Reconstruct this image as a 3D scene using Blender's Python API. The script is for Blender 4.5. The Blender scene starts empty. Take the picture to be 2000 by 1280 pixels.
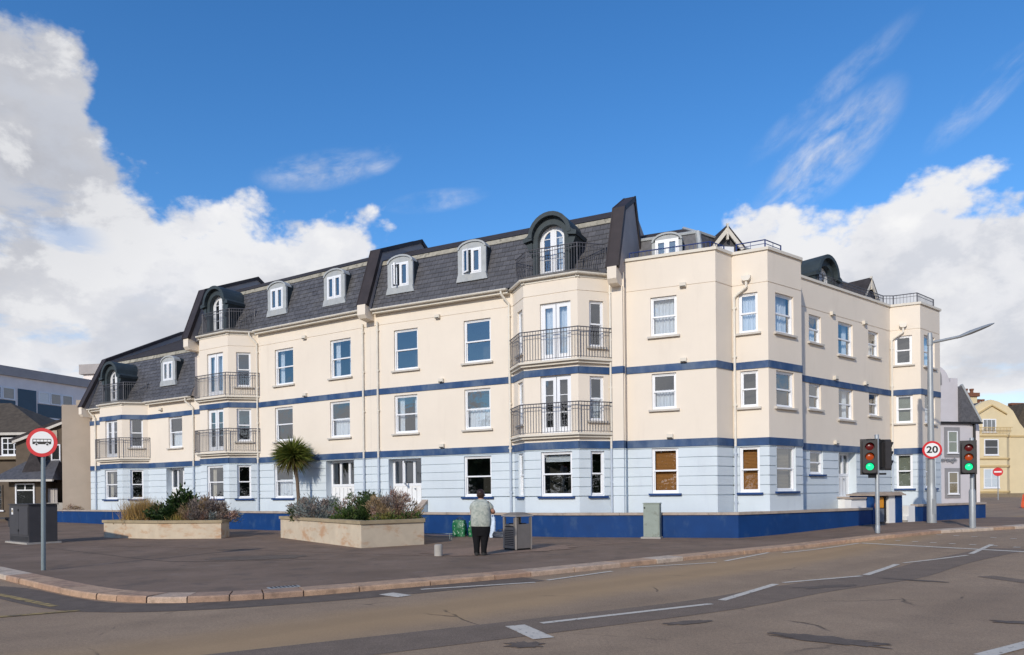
import bpy, bmesh, math, random
from mathutils import Vector, Matrix
R = math.radians
random.seed(7)
SC = bpy.context.scene
COL = SC.collection

# ------------------------------------------------------------------ camera
cam_d = bpy.data.cameras.new('camera'); cam = bpy.data.objects.new('camera', cam_d); COL.objects.link(cam)
cam.location = (0, 0, 1.7); cam.rotation_euler = (R(90), 0, 0)
cam.rotation_euler = (Matrix.Rotation(R(90), 4, 'X') @ Matrix.Rotation(R(-0.6), 4, 'Z')).to_euler()
cam_d.sensor_width = 36; cam_d.lens = 36 * 1400 / 2000; cam_d.shift_y = (961.5 - 640) / 2000
cam_d.clip_start = .1; cam_d.clip_end = 6000
SC.camera = cam

# ------------------------------------------------------------------ sun, sky, exposure
SUN_AZ, SUN_EL = 25, 26           # the sun stands behind and left of the viewer
sd = Vector((-math.sin(R(SUN_AZ)) * math.cos(R(SUN_EL)), -math.cos(R(SUN_AZ)) * math.cos(R(SUN_EL)), math.sin(R(SUN_EL))))
sun_d = bpy.data.lights.new('sun', 'SUN'); sun_d.energy = 2.7; sun_d.angle = R(1.0); sun_d.color = (1, .92, .80)
sun = bpy.data.objects.new('sun', sun_d); COL.objects.link(sun); sun.location = (-40, -40, 60)
sun.rotation_euler = (-sd).to_track_quat('-Z', 'Y').to_euler()
SC.view_settings.view_transform = 'Standard'; SC.view_settings.look = 'None'
SC.view_settings.exposure = .16; SC.view_settings.gamma = 1; SC.view_settings.use_curve_mapping = False
W = bpy.data.worlds.new('World'); SC.world = W; W.use_nodes = True

class N:
    """small node-tree helper"""
    def __init__(s, nt): s.nt = nt
    def n(s, t, **k):
        o = s.nt.nodes.new(t)
        for a, v in k.items(): setattr(o, a, v)
        return o
    def put(s, sock, v):
        if hasattr(v, 'is_output'): s.nt.links.new(v, sock)
        elif v is not None: sock.default_value = v
    def math(s, op, a, b=None, c=None, clamp=False):
        o = s.n('ShaderNodeMath', operation=op, use_clamp=clamp)
        s.put(o.inputs[0], a)
        if b is not None: s.put(o.inputs[1], b)
        if c is not None: s.put(o.inputs[2], c)
        return o.outputs[0]
    def noise(s, scale, detail=4, rough=.55, vec=None, dist=0, dim='3D'):
        o = s.n('ShaderNodeTexNoise', noise_dimensions=dim)
        o.inputs['Scale'].default_value = scale; o.inputs['Detail'].default_value = detail
        o.inputs['Roughness'].default_value = rough; o.inputs['Distortion'].default_value = dist
        if vec is not None: s.put(o.inputs['Vector'], vec)
        return o.outputs['Fac']
    def ramp(s, f, stops):
        o = s.n('ShaderNodeValToRGB'); e = o.color_ramp.elements
        while len(e) < len(stops): e.new(.5)
        for i, (p, c) in enumerate(stops):
            e[i].position = p; e[i].color = (*c, 1) if len(c) == 3 else c
        s.put(o.inputs[0], f); return o.outputs[0]
    def rng(s, v, a, b, c=0, d=1, smooth=False):
        o = s.n('ShaderNodeMapRange', interpolation_type='SMOOTHSTEP' if smooth else 'LINEAR')
        s.put(o.inputs[0], v)
        for i, x in enumerate((a, b, c, d)): s.put(o.inputs[i + 1], x)
        return o.outputs[0]
    def mix(s, f, a, b, mode='MIX'):
        o = s.n('ShaderNodeMix', data_type='RGBA', blend_type=mode)
        s.put(o.inputs[0], f)
        for i, x in ((6, a), (7, b)):
            if isinstance(x, tuple) and len(x) == 3: x = (*x, 1)
            s.put(o.inputs[i], x)
        return o.outputs[2]
    def mapping(s, vec, scale=(1, 1, 1), loc=(0, 0, 0), rot=(0, 0, 0)):
        o = s.n('ShaderNodeMapping'); s.put(o.inputs[0], vec)
        o.inputs['Scale'].default_value = scale; o.inputs['Location'].default_value = loc; o.inputs['Rotation'].default_value = rot
        return o.outputs[0]

def build_sky():
    k = N(W.node_tree); W.node_tree.nodes.clear()
    out = k.n('ShaderNodeOutputWorld'); bg = k.n('ShaderNodeBackground')
    tc = k.n('ShaderNodeTexCoord').outputs['Generated']
    sky = k.n('ShaderNodeTexSky', sky_type='NISHITA'); sky.sun_disc = False
    sky.sun_elevation = R(SUN_EL); sky.sun_rotation = math.atan2(sd.x, sd.y)
    sky.air_density = 1.0; sky.dust_density = .3; sky.ozone_density = 1.6
    sep = k.n('ShaderNodeSeparateXYZ'); k.put(sep.inputs[0], tc); x, y, z = sep.outputs
    az = k.math('ARCTAN2', x, y); el = k.math('ARCSINE', z)
    # cloud tops: height of the cloud bank against compass direction
    fc = k.n('ShaderNodeFloatCurve'); cu = fc.mapping.curves[0]; fc.mapping.use_clip = False
    tops = [(-3.14, .34), (-2.5, .26), (-1.9, .17), (-1.4, .20), (-1.05, .42), (-.70, .60), (-.615, .575), (-.565, .55), (-.515, .475), (-.475, .415), (-.43, .395), (-.36, .40),
            (-.28, .375), (-.2, .355), (-.11, .335), (-.04, .30), (.05, .25), (.16, .24), (.25, .27), (.27, .32), (.295, .385), (.345, .42), (.39, .385), (.43, .35), (.47, .365),
            (.58, .345), (.66, .32), (.9, .24), (1.4, .20), (2.0, .26), (2.6, .40), (3.14, .34)]
    pts = cu.points
    while len(pts) < len(tops): pts.new(.5, .5)
    for p, (a, e) in zip(pts, tops): p.location = (a / (2 * math.pi) + .5, e + .026); p.handle_type = 'AUTO'
    fc.mapping.update()
    k.put(fc.inputs['Value'], k.math('MULTIPLY_ADD', az, 1 / (2 * math.pi), .5)); fc.inputs['Factor'].default_value = 1
    top = fc.outputs[0]
    v1 = k.mapping(tc, (1, 1, 1.5), (3.1, .2, 1.7))
    n1 = k.noise(5.5, 9, .60, v1, .15)
    n2 = k.noise(14, 8, .62, k.mapping(tc, (1, 1, 1.5), (1.3, 4.2, .7)), .1)
    n1b = k.noise(5.5, 9, .60, k.mapping(tc, (1, 1, 1.5), (3.1 - .030, .2, 1.7 + .05)), .15)
    vo = k.n('ShaderNodeTexVoronoi', feature='F1'); vo.inputs['Scale'].default_value = 9; vo.inputs['Detail'].default_value = 4; vo.inputs['Roughness'].default_value = .55
    k.put(vo.inputs['Vector'], k.mapping(tc, (1, 1, 1.4), (.7, 1.9, 2.3)))
    depth = k.math('SUBTRACT', top, el)
    edge = k.math('ADD', depth, k.math('MULTIPLY', k.math('SUBTRACT', n1, .5), .24))
    edge = k.math('ADD', edge, k.math('MULTIPLY', k.math('SUBTRACT', n2, .5), .09))
    edge = k.math('ADD', edge, k.math('MULTIPLY', k.math('SUBTRACT', .42, vo.outputs['Distance']), .085))
    dens = k.rng(edge, -.008, .034, 0, 1, True)
    # blue gaps low in the bank
    n3 = k.noise(7, 7, .6, k.mapping(tc, (1, 1, 3.2), (8.4, 1.1, .3)), .3)
    gap = k.math('MULTIPLY', k.rng(n3, .52, .68, 0, .42, True), k.rng(depth, .17, .27, 0, 1, True))
    dens = k.math('MULTIPLY', dens, k.math('SUBTRACT', 1, gap), clamp=True)
    # thin high streaks, drawn out along one direction
    def wisp(a0, e0, rot, la, lq, seed, op):
        da = k.math('SUBTRACT', az, a0); de = k.math('SUBTRACT', el, e0); c_, s_ = math.cos(R(rot)), math.sin(R(rot))
        p = k.math('ADD', k.math('MULTIPLY', da, c_), k.math('MULTIPLY', de, s_)); q = k.math('SUBTRACT', k.math('MULTIPLY', de, c_), k.math('MULTIPLY', da, s_))
        cv = k.n('ShaderNodeCombineXYZ'); k.put(cv.inputs[0], k.math('MULTIPLY', p, 5)); k.put(cv.inputs[1], k.math('MULTIPLY', q, 11)); cv.inputs[2].default_value = seed
        nz = k.noise(2.4, 9, .60, cv.outputs[0], .25)
        e_ = k.math('ADD', k.math('POWER', k.math('DIVIDE', k.math('ABSOLUTE', p), la), 2), k.math('POWER', k.math('DIVIDE', k.math('ABSOLUTE', q), lq), 2))
        return k.math('MULTIPLY', k.rng(e_, 0, 1, 1, 0, True), k.rng(nz, .36, .78, 0, op, True))
    streak = wisp(.415, .400, 34, .12, .045, 5.3, .85)
    for args in ((.42, .465, 30, .13, .022, 4.1, .35), (.585, .425, 35, .08, .022, 2.2, .45), (-.255, .412, 12, .10, .026, 7.7, .75), (-.175, .430, 25, .034, .018, 9.1, .7), (-.10, .385, 8, .08, .016, 3.9, .5)):
        streak = k.math('MAXIMUM', streak, wisp(*args))
    dens = k.math('MAXIMUM', dens, streak)
    # cloud tone: bright tops, grey hearts
    n4 = k.noise(3.6, 6, .55, k.mapping(tc, (1, 1, 1.6), (5.15, 2.7, .9)), .2)
    n5 = k.noise(10, 6, .6, v1)
    grey = k.math('MULTIPLY', k.rng(n4, .42, .66, 0, 1, True), k.rng(edge, .03, .16, 0, 1, True))
    heart = k.n('ShaderNodeVectorMath', operation='DOT_PRODUCT'); k.put(heart.inputs[0], tc)
    heart.inputs[1].default_value = Vector((-.575, .72, .385)).normalized()
    hb = k.math('MULTIPLY', k.rng(heart.outputs['Value'], .965, .997, 0, 1, True), k.rng(n5, .3, .6, .65, 1))
    grey = k.math('MAXIMUM', k.math('MULTIPLY', grey, .75), hb)
    ccol = k.mix(grey, (.80, .80, .82), (.40, .41, .45))
    ccol = k.mix(k.math('MULTIPLY', k.rng(n5, .35, .7), .18), ccol, (.58, .61, .69))
    relief = k.math('SUBTRACT', n1, n1b)
    ccol = k.mix(k.rng(relief, .0, -.11, 0, .55, True), ccol, (.50, .53, .60))
    ccol = k.mix(k.rng(relief, .0, .10, 0, .6, True), ccol, (.88, .875, .87))
    ccol = k.mix(k.rng(vo.outputs['Distance'], .45, .85, 0, .22, True), ccol, (.52, .55, .62))
    hs = k.n('ShaderNodeHueSaturation'); hs.inputs['Saturation'].default_value = 1.30; hs.inputs['Value'].default_value = .135
    k.put(hs.inputs['Color'], sky.outputs[0])
    blue = k.mix(1.0, hs.outputs[0], (.80, .98, 1.16), 'MULTIPLY')
    col = k.mix(dens, blue, ccol)
    k.put(bg.inputs['Color'], col); bg.inputs['Strength'].default_value = 1.0
    W.node_tree.links.new(bg.outputs[0], out.inputs[0])
    W.cycles.sampling_method = 'MANUAL'; W.cycles.sample_map_resolution = 1024
build_sky()

# ------------------------------------------------------------------ materials
MAT = {}
def material(name, col, rough=.8, var=.12, vscale=3.0, spec=.3, metal=0, bump=0, bscale=60, stain=None, sscale=1.0, sfac=.5, sthr=(.5, .7), smap=(1, 1, 1), fine=0, fscale=180):
    m = bpy.data.materials.new(name); m.use_nodes = True; nt = m.node_tree; k = N(nt)
    b = nt.nodes['Principled BSDF']
    tc = k.n('ShaderNodeTexCoord').outputs['Object']
    dark = tuple(c * (1 - var) for c in col); lite = tuple(min(1, c * (1 + var)) for c in col)
    c = k.mix(k.rng(k.noise(vscale, 6, .6, tc), .3, .7), dark, lite)
    if fine:
        c = k.mix(k.rng(k.noise(fscale, 2, .6, tc), .25, .75), k.mix(1., c, (1 - fine,) * 3, 'MULTIPLY'), k.mix(1., c, (1 + fine,) * 3, 'MULTIPLY'))
    if stain is not None:
        f = k.rng(k.noise(sscale, 6, .62, k.mapping(tc, smap)), sthr[0], sthr[1], 0, sfac, True)
        c = k.mix(f, c, stain)
    k.put(b.inputs['Base Color'], c)
    b.inputs['Roughness'].default_value = rough; b.inputs['Metallic'].default_value = metal; b.inputs['Specular IOR Level'].default_value = spec
    if bump:
        bn = k.n('ShaderNodeBump'); bn.inputs['Strength'].default_value = bump; bn.inputs['Distance'].default_value = .01
        k.put(bn.inputs['Height'], k.noise(bscale, 5, .6, tc)); k.put(b.inputs['Normal'], bn.outputs[0])
    MAT[name] = m; return m
def emission(name, col, s):
    m = bpy.data.materials.new(name); m.use_nodes = True; nt = m.node_tree; b = nt.nodes['Principled BSDF']
    b.inputs['Base Color'].default_value = (*[c * .3 for c in col], 1); b.inputs['Emission Color'].default_value = (*col, 1); b.inputs['Emission Strength'].default_value = s
    b.inputs['Roughness'].default_value = .25
    MAT[name] = m
material('cream', (.80, .712, .60), .85, .03, .6, .2, bump=.15, bscale=60, stain=(.60, .52, .43), sscale=1.2, sfac=.24, sthr=(.52, .80), smap=(1.6, 1.6, .3))
material('cream_trim', (.70, .645, .55), .6, .04, 2, .3)
material('pale_blue', (.63, .695, .735), .85, .05, .7, .2, bump=.12, bscale=90, stain=(.48, .53, .60), sscale=1.2, sfac=.3, sthr=(.52, .78), smap=(1.6, 1.6, .3))
material('band_blue', (.028, .072, .175), .6, .2, 2, .3, stain=(.15, .20, .27), sscale=1.1, sfac=.6, sthr=(.44, .66), smap=(1, 1, .5))
material('navy', (.003, .042, .165), .62, .14, 1.2, .25, stain=(.045, .095, .19), sscale=2.6, sfac=.55, sthr=(.52, .74), smap=(1, 1, .6), bump=.2, bscale=40)
material('sill_blue', (.012, .05, .17), .5, .15, 4)
material('sill_cream', (.58, .54, .48), .7, .1, 4)
material('upvc', (.82, .83, .85), .35, .02, 2, .5)
material('slate', (.092, .090, .096), .55, .35, 5.5, .45, bump=.25, bscale=30, stain=(.13, .125, .12), sscale=1.5, sfac=.35)
def slate_var():
    nt = MAT['slate'].node_tree; k = N(nt); b = nt.nodes['Principled BSDF']; src = b.inputs['Base Color'].links[0].from_socket
    oi = k.n('ShaderNodeObjectInfo').outputs['Random']; gi = k.n('ShaderNodeNewGeometry').outputs['Random Per Island']
    v = k.rng(k.math('FRACT', k.math('ADD', oi, gi)), 0, 1, .84, 1.15); cb = k.n('ShaderNodeCombineXYZ')
    for i in range(3): k.put(cb.inputs[i], v)
    k.put(b.inputs['Base Color'], k.mix(1., src, cb.outputs[0], 'MULTIPLY'))
slate_var()
material('slate_dark', (.056, .050, .051), .9, .25, 4, .08, bump=.3, bscale=14)
material('cladding', (.040, .031, .031), .6, .2, 2.2, .35, bump=.2, bscale=20)
material('party_grey', (.40, .36, .345), .85, .08, 1.5, .2)
material('flashing', (.36, .33, .26), .7, .2, 3, .3, stain=(.14, .13, .1), sscale=5, sfac=.7, sthr=(.5, .62))
material('lead_dark', (.042, .056, .063), .6, .2, 3, .3)
material('lead_pale', (.40, .42, .425), .6, .12, 4, .4, stain=(.5, .48, .42), sscale=3, sfac=.4)
material('rail_grey', (.085, .085, .10), .5, .1, 5, .4)
material('rail_blue', (.012, .035, .16), .5, .1, 5, .4)
material('terrace', (.12, .11, .10), .8, .2, 3)
material('gutter', (.74, .69, .60), .45, .06, 4, .4)
material('pipe_blue', (.46, .52, .60), .5, .06, 4, .4)
material('interior', (.06, .055, .05), .9, .1, 1)
material('net', (.80, .82, .88), .9, .04, 6)
material('curtain_cream', (.62, .55, .46), .9, .05, 6)
material('orange_blind', (.50, .21, .055), .7, .08, 2)
material('tan_blind', (.36, .28, .18), .7, .08, 2)
material('green_blind', (.33, .34, .27), .7, .08, 2)
material('white_paint', (.80, .80, .79), .6, .03, 3)
material('coping_stone', (.42, .345, .285), .85, .12, 2.5, .2, bump=.2, stain=(.2, .16, .13), sscale=3, sfac=.4)
material('planter_wall', (.585, .49, .365), .9, .1, 1.8, .15, bump=.3, bscale=45, stain=(.46, .25, .13), sscale=1.3, sfac=.75, sthr=(.5, .68), smap=(1, 1, 2.2))
material('planter_cap', (.36, .285, .18), .85, .15, 3, .2, bump=.3)
material('soil', (.045, .032, .024), .95, .3, 8)
material('steel', (.36, .38, .39), .5, .08, 6, .5, .35)
material('steel_blue', (.20, .245, .255), .45, .06, 4, .5)
material('bin_steel', (.25, .225, .205), .42, .08, 5, .5, .55)
material('bin_rim', (.50, .46, .42), .35, .05, 5, .5, .6)
material('bin_dark', (.02, .018, .018), .6, .1, 5)
material('cab_grey', (.062, .060, .064), .6, .08, 3, .3)
material('cab_green', (.29, .33, .285), .65, .08, 3, .3, stain=(.13, .12, .09), sscale=4, sfac=.6, sthr=(.52, .7))
material('concrete', (.40, .37, .33), .9, .12, 5, .2, bump=.2)
material('housing_grey', (.038, .035, .036), .55, .1, 5, .4)
material('black', (.012, .012, .013), .5, .1, 5, .4)
material('sign_red', (.62, .016, .022), .35, .03, 3, .5)
material('sign_white', (.80, .80, .79), .35, .02, 3, .5)
material('sign_black', (.012, .012, .012), .4, .05, 3, .4)
material('sign_grey', (.28, .29, .3), .5, .05, 3, .5, .4)
material('orange_plastic', (.65, .09, .02), .4, .05, 3, .5)
material('yellow_box', (.75, .30, .01), .45, .05, 3, .4)
material('meter_grey', (.14, .16, .19), .6, .1, 3)
material('skin', (.52, .27, .19), .55, .06, 12, .4)
material('hair', (.030, .013, .010), .5, .3, 40, .4)
material('shirt', (.42, .44, .385), .9, .12, 9, .15, bump=.8, bscale=14, stain=(.25, .29, .26), sscale=14, sfac=.7, sthr=(.45, .62))
material('trousers', (.008, .008, .009), .85, .2, 8, .2)
material('shoe', (.012, .012, .013), .5, .1, 8, .4)
material('bag_green', (.006, .12, .040), .35, .4, 12, .5, stain=(.5, .62, .52), sscale=10, sfac=.6, sthr=(.56, .62))
material('bag_pale', (.58, .68, .80), .4, .05, 9, .4)
material('bag_dark', (.02, .028, .045), .5, .1, 9, .4)
material('lens_red', (.12, .006, .006), .18, .2, 30, .6)
material('lens_amber', (.30, .065, .010), .18, .3, 30, .6)
emission('lens_green', (.01, .78, .30), 1.15)
emission('lens_amber_glow', (.75, .10, .01), .22); emission('lens_red_glow', (.25, .010, .010), .14)
material('brown_render', (.135, .105, .078), .9, .15, 2, .15, bump=.3)
material('brown_slate', (.092, .074, .056), .8, .28, 3.5, .2, bump=.3, bscale=8)
material('grey_render', (.86, .79, .755), .85, .05, 1, .2)
material('grey_roof', (.40, .365, .35), .7, .08, 1)
material('teal_panel', (.018, .062, .105), .35, .1, 1, .5)
material('beige_render', (.47, .39, .31), .9, .06, 1, .2)
material('white_render', (.58, .555, .575), .85, .05, 1, .2)
material('surround_grey', (.27, .265, .275), .8, .08, 2, .2)
material('yellow_render', (.72, .60, .38), .85, .05, .7, .2)
material('yellow_trim', (.56, .42, .21), .8, .06, 1)
material('clay', (.20, .085, .05), .85, .2, 4)
material('stone_base', (.24, .19, .125), .9, .1, 2)
material('trunk', (.17, .125, .09), .95, .25, 14, .1, bump=.6, bscale=40)
def leafmat(name, a, b, rough=.55):
    m = bpy.data.materials.new(name); m.use_nodes = True; k = N(m.node_tree); p = m.node_tree.nodes['Principled BSDF']
    g = k.n('ShaderNodeNewGeometry')
    c = k.mix(g.outputs['Random Per Island'], a, b)
    k.put(p.inputs['Base Color'], c); p.inputs['Roughness'].default_value = rough; p.inputs['Specular IOR Level'].default_value = .3
    tr = k.n('ShaderNodeBsdfTranslucent'); k.put(tr.inputs['Color'], c)
    mx = k.n('ShaderNodeMixShader'); mx.inputs[0].default_value = .25
    m.node_tree.links.new(p.outputs[0], mx.inputs[1]); m.node_tree.links.new(tr.outputs[0], mx.inputs[2])
    m.node_tree.links.new(mx.outputs[0], m.node_tree.nodes['Material Output'].inputs[0]); MAT[name] = m
leafmat('palm_leaf', (.065, .10, .016), (.17, .185, .035)); leafmat('palm_dry', (.12, .10, .025), (.20, .15, .05))
leafmat('dark_leaf', (.018, .042, .012), (.055, .095, .025)); leafmat('rosemary', (.030, .065, .016), (.085, .13, .035))
leafmat('gold_grass', (.44, .27, .07), (.58, .40, .15)); leafmat('lavender', (.19, .15, .125), (.33, .27, .235))
leafmat('silver_leaf', (.20, .235, .215), (.33, .36, .34)); leafmat('pink_dry', (.25, .14, .10), (.38, .26, .21))
leafmat('straw', (.25, .17, .085), (.40, .29, .17)); leafmat('yellow_green', (.14, .14, .025), (.24, .22, .06)); leafmat('bright_leaf', (.06, .10, .02), (.12, .17, .04))
leafmat('hedge_leaf', (.02, .04, .012), (.05, .08, .022))

def glass(name='glass', k_=1.0):
    m = bpy.data.materials.new('window_glass'); m.use_nodes = True; nt = m.node_tree; k = N(nt); nt.nodes.remove(nt.nodes['Principled BSDF'])
    tc = k.n('ShaderNodeTexCoord').outputs['Object']
    tr = k.n('ShaderNodeBsdfTransparent'); tr.inputs[0].default_value = (.82, .86, .86, 1)
    gl = k.n('ShaderNodeBsdfGlossy'); gl.inputs['Roughness'].default_value = .015; gl.inputs['Color'].default_value = (.95, .97, 1, 1)
    bn = k.n('ShaderNodeBump'); bn.inputs['Strength'].default_value = .06; bn.inputs['Distance'].default_value = .05
    k.put(bn.inputs['Height'], k.noise(2.2, 2, .5, tc)); k.put(gl.inputs['Normal'], bn.outputs[0])
    lw = k.n('ShaderNodeLayerWeight'); lw.inputs['Blend'].default_value = .5
    f = k.math('MULTIPLY_ADD', k.math('POWER', lw.outputs['Facing'], 4), .8, .20 * k_, True)   # double glazing, same from both sides
    mx = k.n('ShaderNodeMixShader'); k.put(mx.inputs[0], f)
    nt.links.new(tr.outputs[0], mx.inputs[1]); nt.links.new(gl.outputs[0], mx.inputs[2]); nt.links.new(mx.outputs[0], nt.nodes['Material Output'].inputs[0])
    MAT[name] = m
glass(); glass('glass_dim', .5)

def ground_mats():
    # road: brown worn asphalt with stone speckle, repaired strips, tyre-worn ochre lane and hairline cracks
    m = bpy.data.materials.new('road_asphalt'); m.use_nodes = True; nt = m.node_tree; k = N(nt); b = nt.nodes['Principled BSDF']
    tc = k.n('ShaderNodeTexCoord').outputs['Object']
    big = k.noise(.35, 6, .6, tc)
    c = k.mix(k.rng(big, .3, .7), (.305, .208, .130), (.385, .268, .170))
    c = k.mix(k.rng(k.noise(2.1, 5, .65, tc), .45, .75, 0, .5), c, (.240, .166, .108))
    sp = k.noise(70, 3, .7, tc)
    c = k.mix(k.rng(sp, .3, .7), k.mix(1., c, (.62,) * 3, 'MULTIPLY'), k.mix(1., c, (1.38,) * 3, 'MULTIPLY'))
    c = k.mix(k.rng(k.noise(24, 4, .7, tc), .35, .65), k.mix(1., c, (.84,) * 3, 'MULTIPLY'), k.mix(1., c, (1.16,) * 3, 'MULTIPLY'))
    sp2 = k.noise(230, 2, .7, tc)
    c = k.mix(k.rng(sp2, .60, .74, 0, .6), c, (.30, .26, .22))
    sep = k.n('ShaderNodeSeparateXYZ'); k.put(sep.inputs[0], tc); X, Y, Z = sep.outputs
    # ochre dust lane near the kerb, following the road direction (about 45 degrees)
    lane = k.math('ADD', k.math('SUBTRACT', k.math('MULTIPLY', Y, .73), k.math('MULTIPLY', X, .68)), k.math('MULTIPLY', k.math('SUBTRACT', big, .5), 1.4))
    lf = k.math('MULTIPLY', k.rng(lane, 6.9, 8.0, 0, 1, True), k.rng(lane, 8.4, 9.7, 1, 0, True))
    c = k.mix(k.math('MULTIPLY', lf, .65), c, (.46, .29, .14))
    # tyre-polished tracks along the carriageway
    wv = k.math('SINE', k.math('MULTIPLY', k.math('ADD', k.math('SUBTRACT', k.math('MULTIPLY', Y, .76), k.math('MULTIPLY', X, .65)), k.math('MULTIPLY', big, .8)), 3.6))
    c = k.mix(k.rng(wv, .2, 1, 0, .30, True), c, k.mix(1., c, (.70, .71, .73), 'MULTIPLY'))
    # crack network
    vd = k.n('ShaderNodeTexVoronoi', feature='DISTANCE_TO_EDGE'); vd.inputs['Scale'].default_value = .33
    nv = k.n('ShaderNodeTexNoise'); nv.inputs['Scale'].default_value = 1.3; nv.inputs['Detail'].default_value = 6; k.put(nv.inputs['Vector'], tc)
    k.put(vd.inputs['Vector'], k.mix(.28, tc, nv.outputs['Color'], 'ADD'))
    cr = k.math('MULTIPLY', k.rng(vd.outputs['Distance'], .0, .008, 1, 0), k.rng(k.noise(.7, 3, .6, tc), .52, .62))
    c = k.mix(k.math('MULTIPLY', cr, .75), c, (.022, .018, .016))
    k.put(b.inputs['Base Color'], c); b.inputs['Roughness'].default_value = .82; b.inputs['Specular IOR Level'].default_value = .25
    bn = k.n('ShaderNodeBump'); bn.inputs['Strength'].default_value = .5; bn.inputs['Distance'].default_value = .006
    k.put(bn.inputs['Height'], k.math('SUBTRACT', sp, k.math('MULTIPLY', cr, 2))); k.put(b.inputs['Normal'], bn.outputs[0]); MAT['road'] = m
    # pavement: dark purplish tarmac
    m = bpy.data.materials.new('pavement_asphalt'); m.use_nodes = True; nt = m.node_tree; k = N(nt); b = nt.nodes['Principled BSDF']
    tc = k.n('ShaderNodeTexCoord').outputs['Object']
    c = k.mix(k.rng(k.noise(.5, 6, .62, tc), .35, .65), (.178, .122, .085), (.245, .170, .122))
    c = k.mix(k.rng(k.noise(3.5, 5, .65, tc), .5, .75, 0, .5), c, (.160, .118, .094))
    s1 = k.noise(60, 3, .7, tc)
    c = k.mix(k.rng(s1, .3, .7), k.mix(1., c, (.78,) * 3, 'MULTIPLY'), k.mix(1., c, (1.22,) * 3, 'MULTIPLY'))
    vg = k.n('ShaderNodeTexVoronoi'); vg.inputs['Scale'].default_value = 2.6; k.put(vg.inputs['Vector'], tc)
    c = k.mix(k.rng(vg.outputs['Distance'], .035, .06, .55, 0), c, (.24, .20, .175))         # trodden gum spots
    mp = k.noise(1.3, 7, .68, k.mapping(tc, (1, 1, 1), (4, 2, 0)))
    c = k.mix(k.rng(mp, .54, .64, 0, .45, True), c, (.105, .084, .072))                       # damp and worn patches
    c = k.mix(k.rng(mp, .43, .34, 0, .40, True), c, (.27, .205, .165))
    k.put(b.inputs['Base Color'], c); b.inputs['Roughness'].default_value = .85; b.inputs['Specular IOR Level'].default_value = .2
    bn = k.n('ShaderNodeBump'); bn.inputs['Strength'].default_value = .35; bn.inputs['Distance'].default_value = .005
    k.put(bn.inputs['Height'], s1); k.put(b.inputs['Normal'], bn.outputs[0]); MAT['pavement'] = m
ground_mats()
material('asphalt_new', (.145, .110, .084), .8, .2, 3, .25, bump=.4, bscale=70, fine=.3, fscale=80)
material('asphalt_strip', (.205, .150, .108), .85, .12, 2, .25, bump=.5, bscale=70, fine=.4, fscale=70)
material('red_paving', (.125, .078, .060), .9, .15, 4, .2, bump=.4, fine=.2, fscale=40)
material('pink_paving', (.27, .185, .135), .9, .12, 6, .2, bump=.4, fine=.2, fscale=40)
material('road_paint', (.64, .57, .47), .7, .08, 4, .2, stain=(.17, .14, .12), sscale=16, sfac=.85, sthr=(.55, .68))
material('yellow_paint', (.38, .27, .11), .8, .12, 4, .2, stain=(.11, .09, .07), sscale=6, sfac=.85, sthr=(.45, .62))
for i, c in enumerate([(.42, .265, .175), (.50, .36, .26), (.37, .24, .165), (.46, .30, .195), (.54, .43, .33)]):
    material('granite_%d' % i, c, .75, .18, 7, .3, bump=.5, bscale=50, fine=.28, fscale=90, stain=(.16, .11, .08), sscale=4, sfac=.5)
material('earth', (.09, .08, .06), .95, .2, .5)

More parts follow.
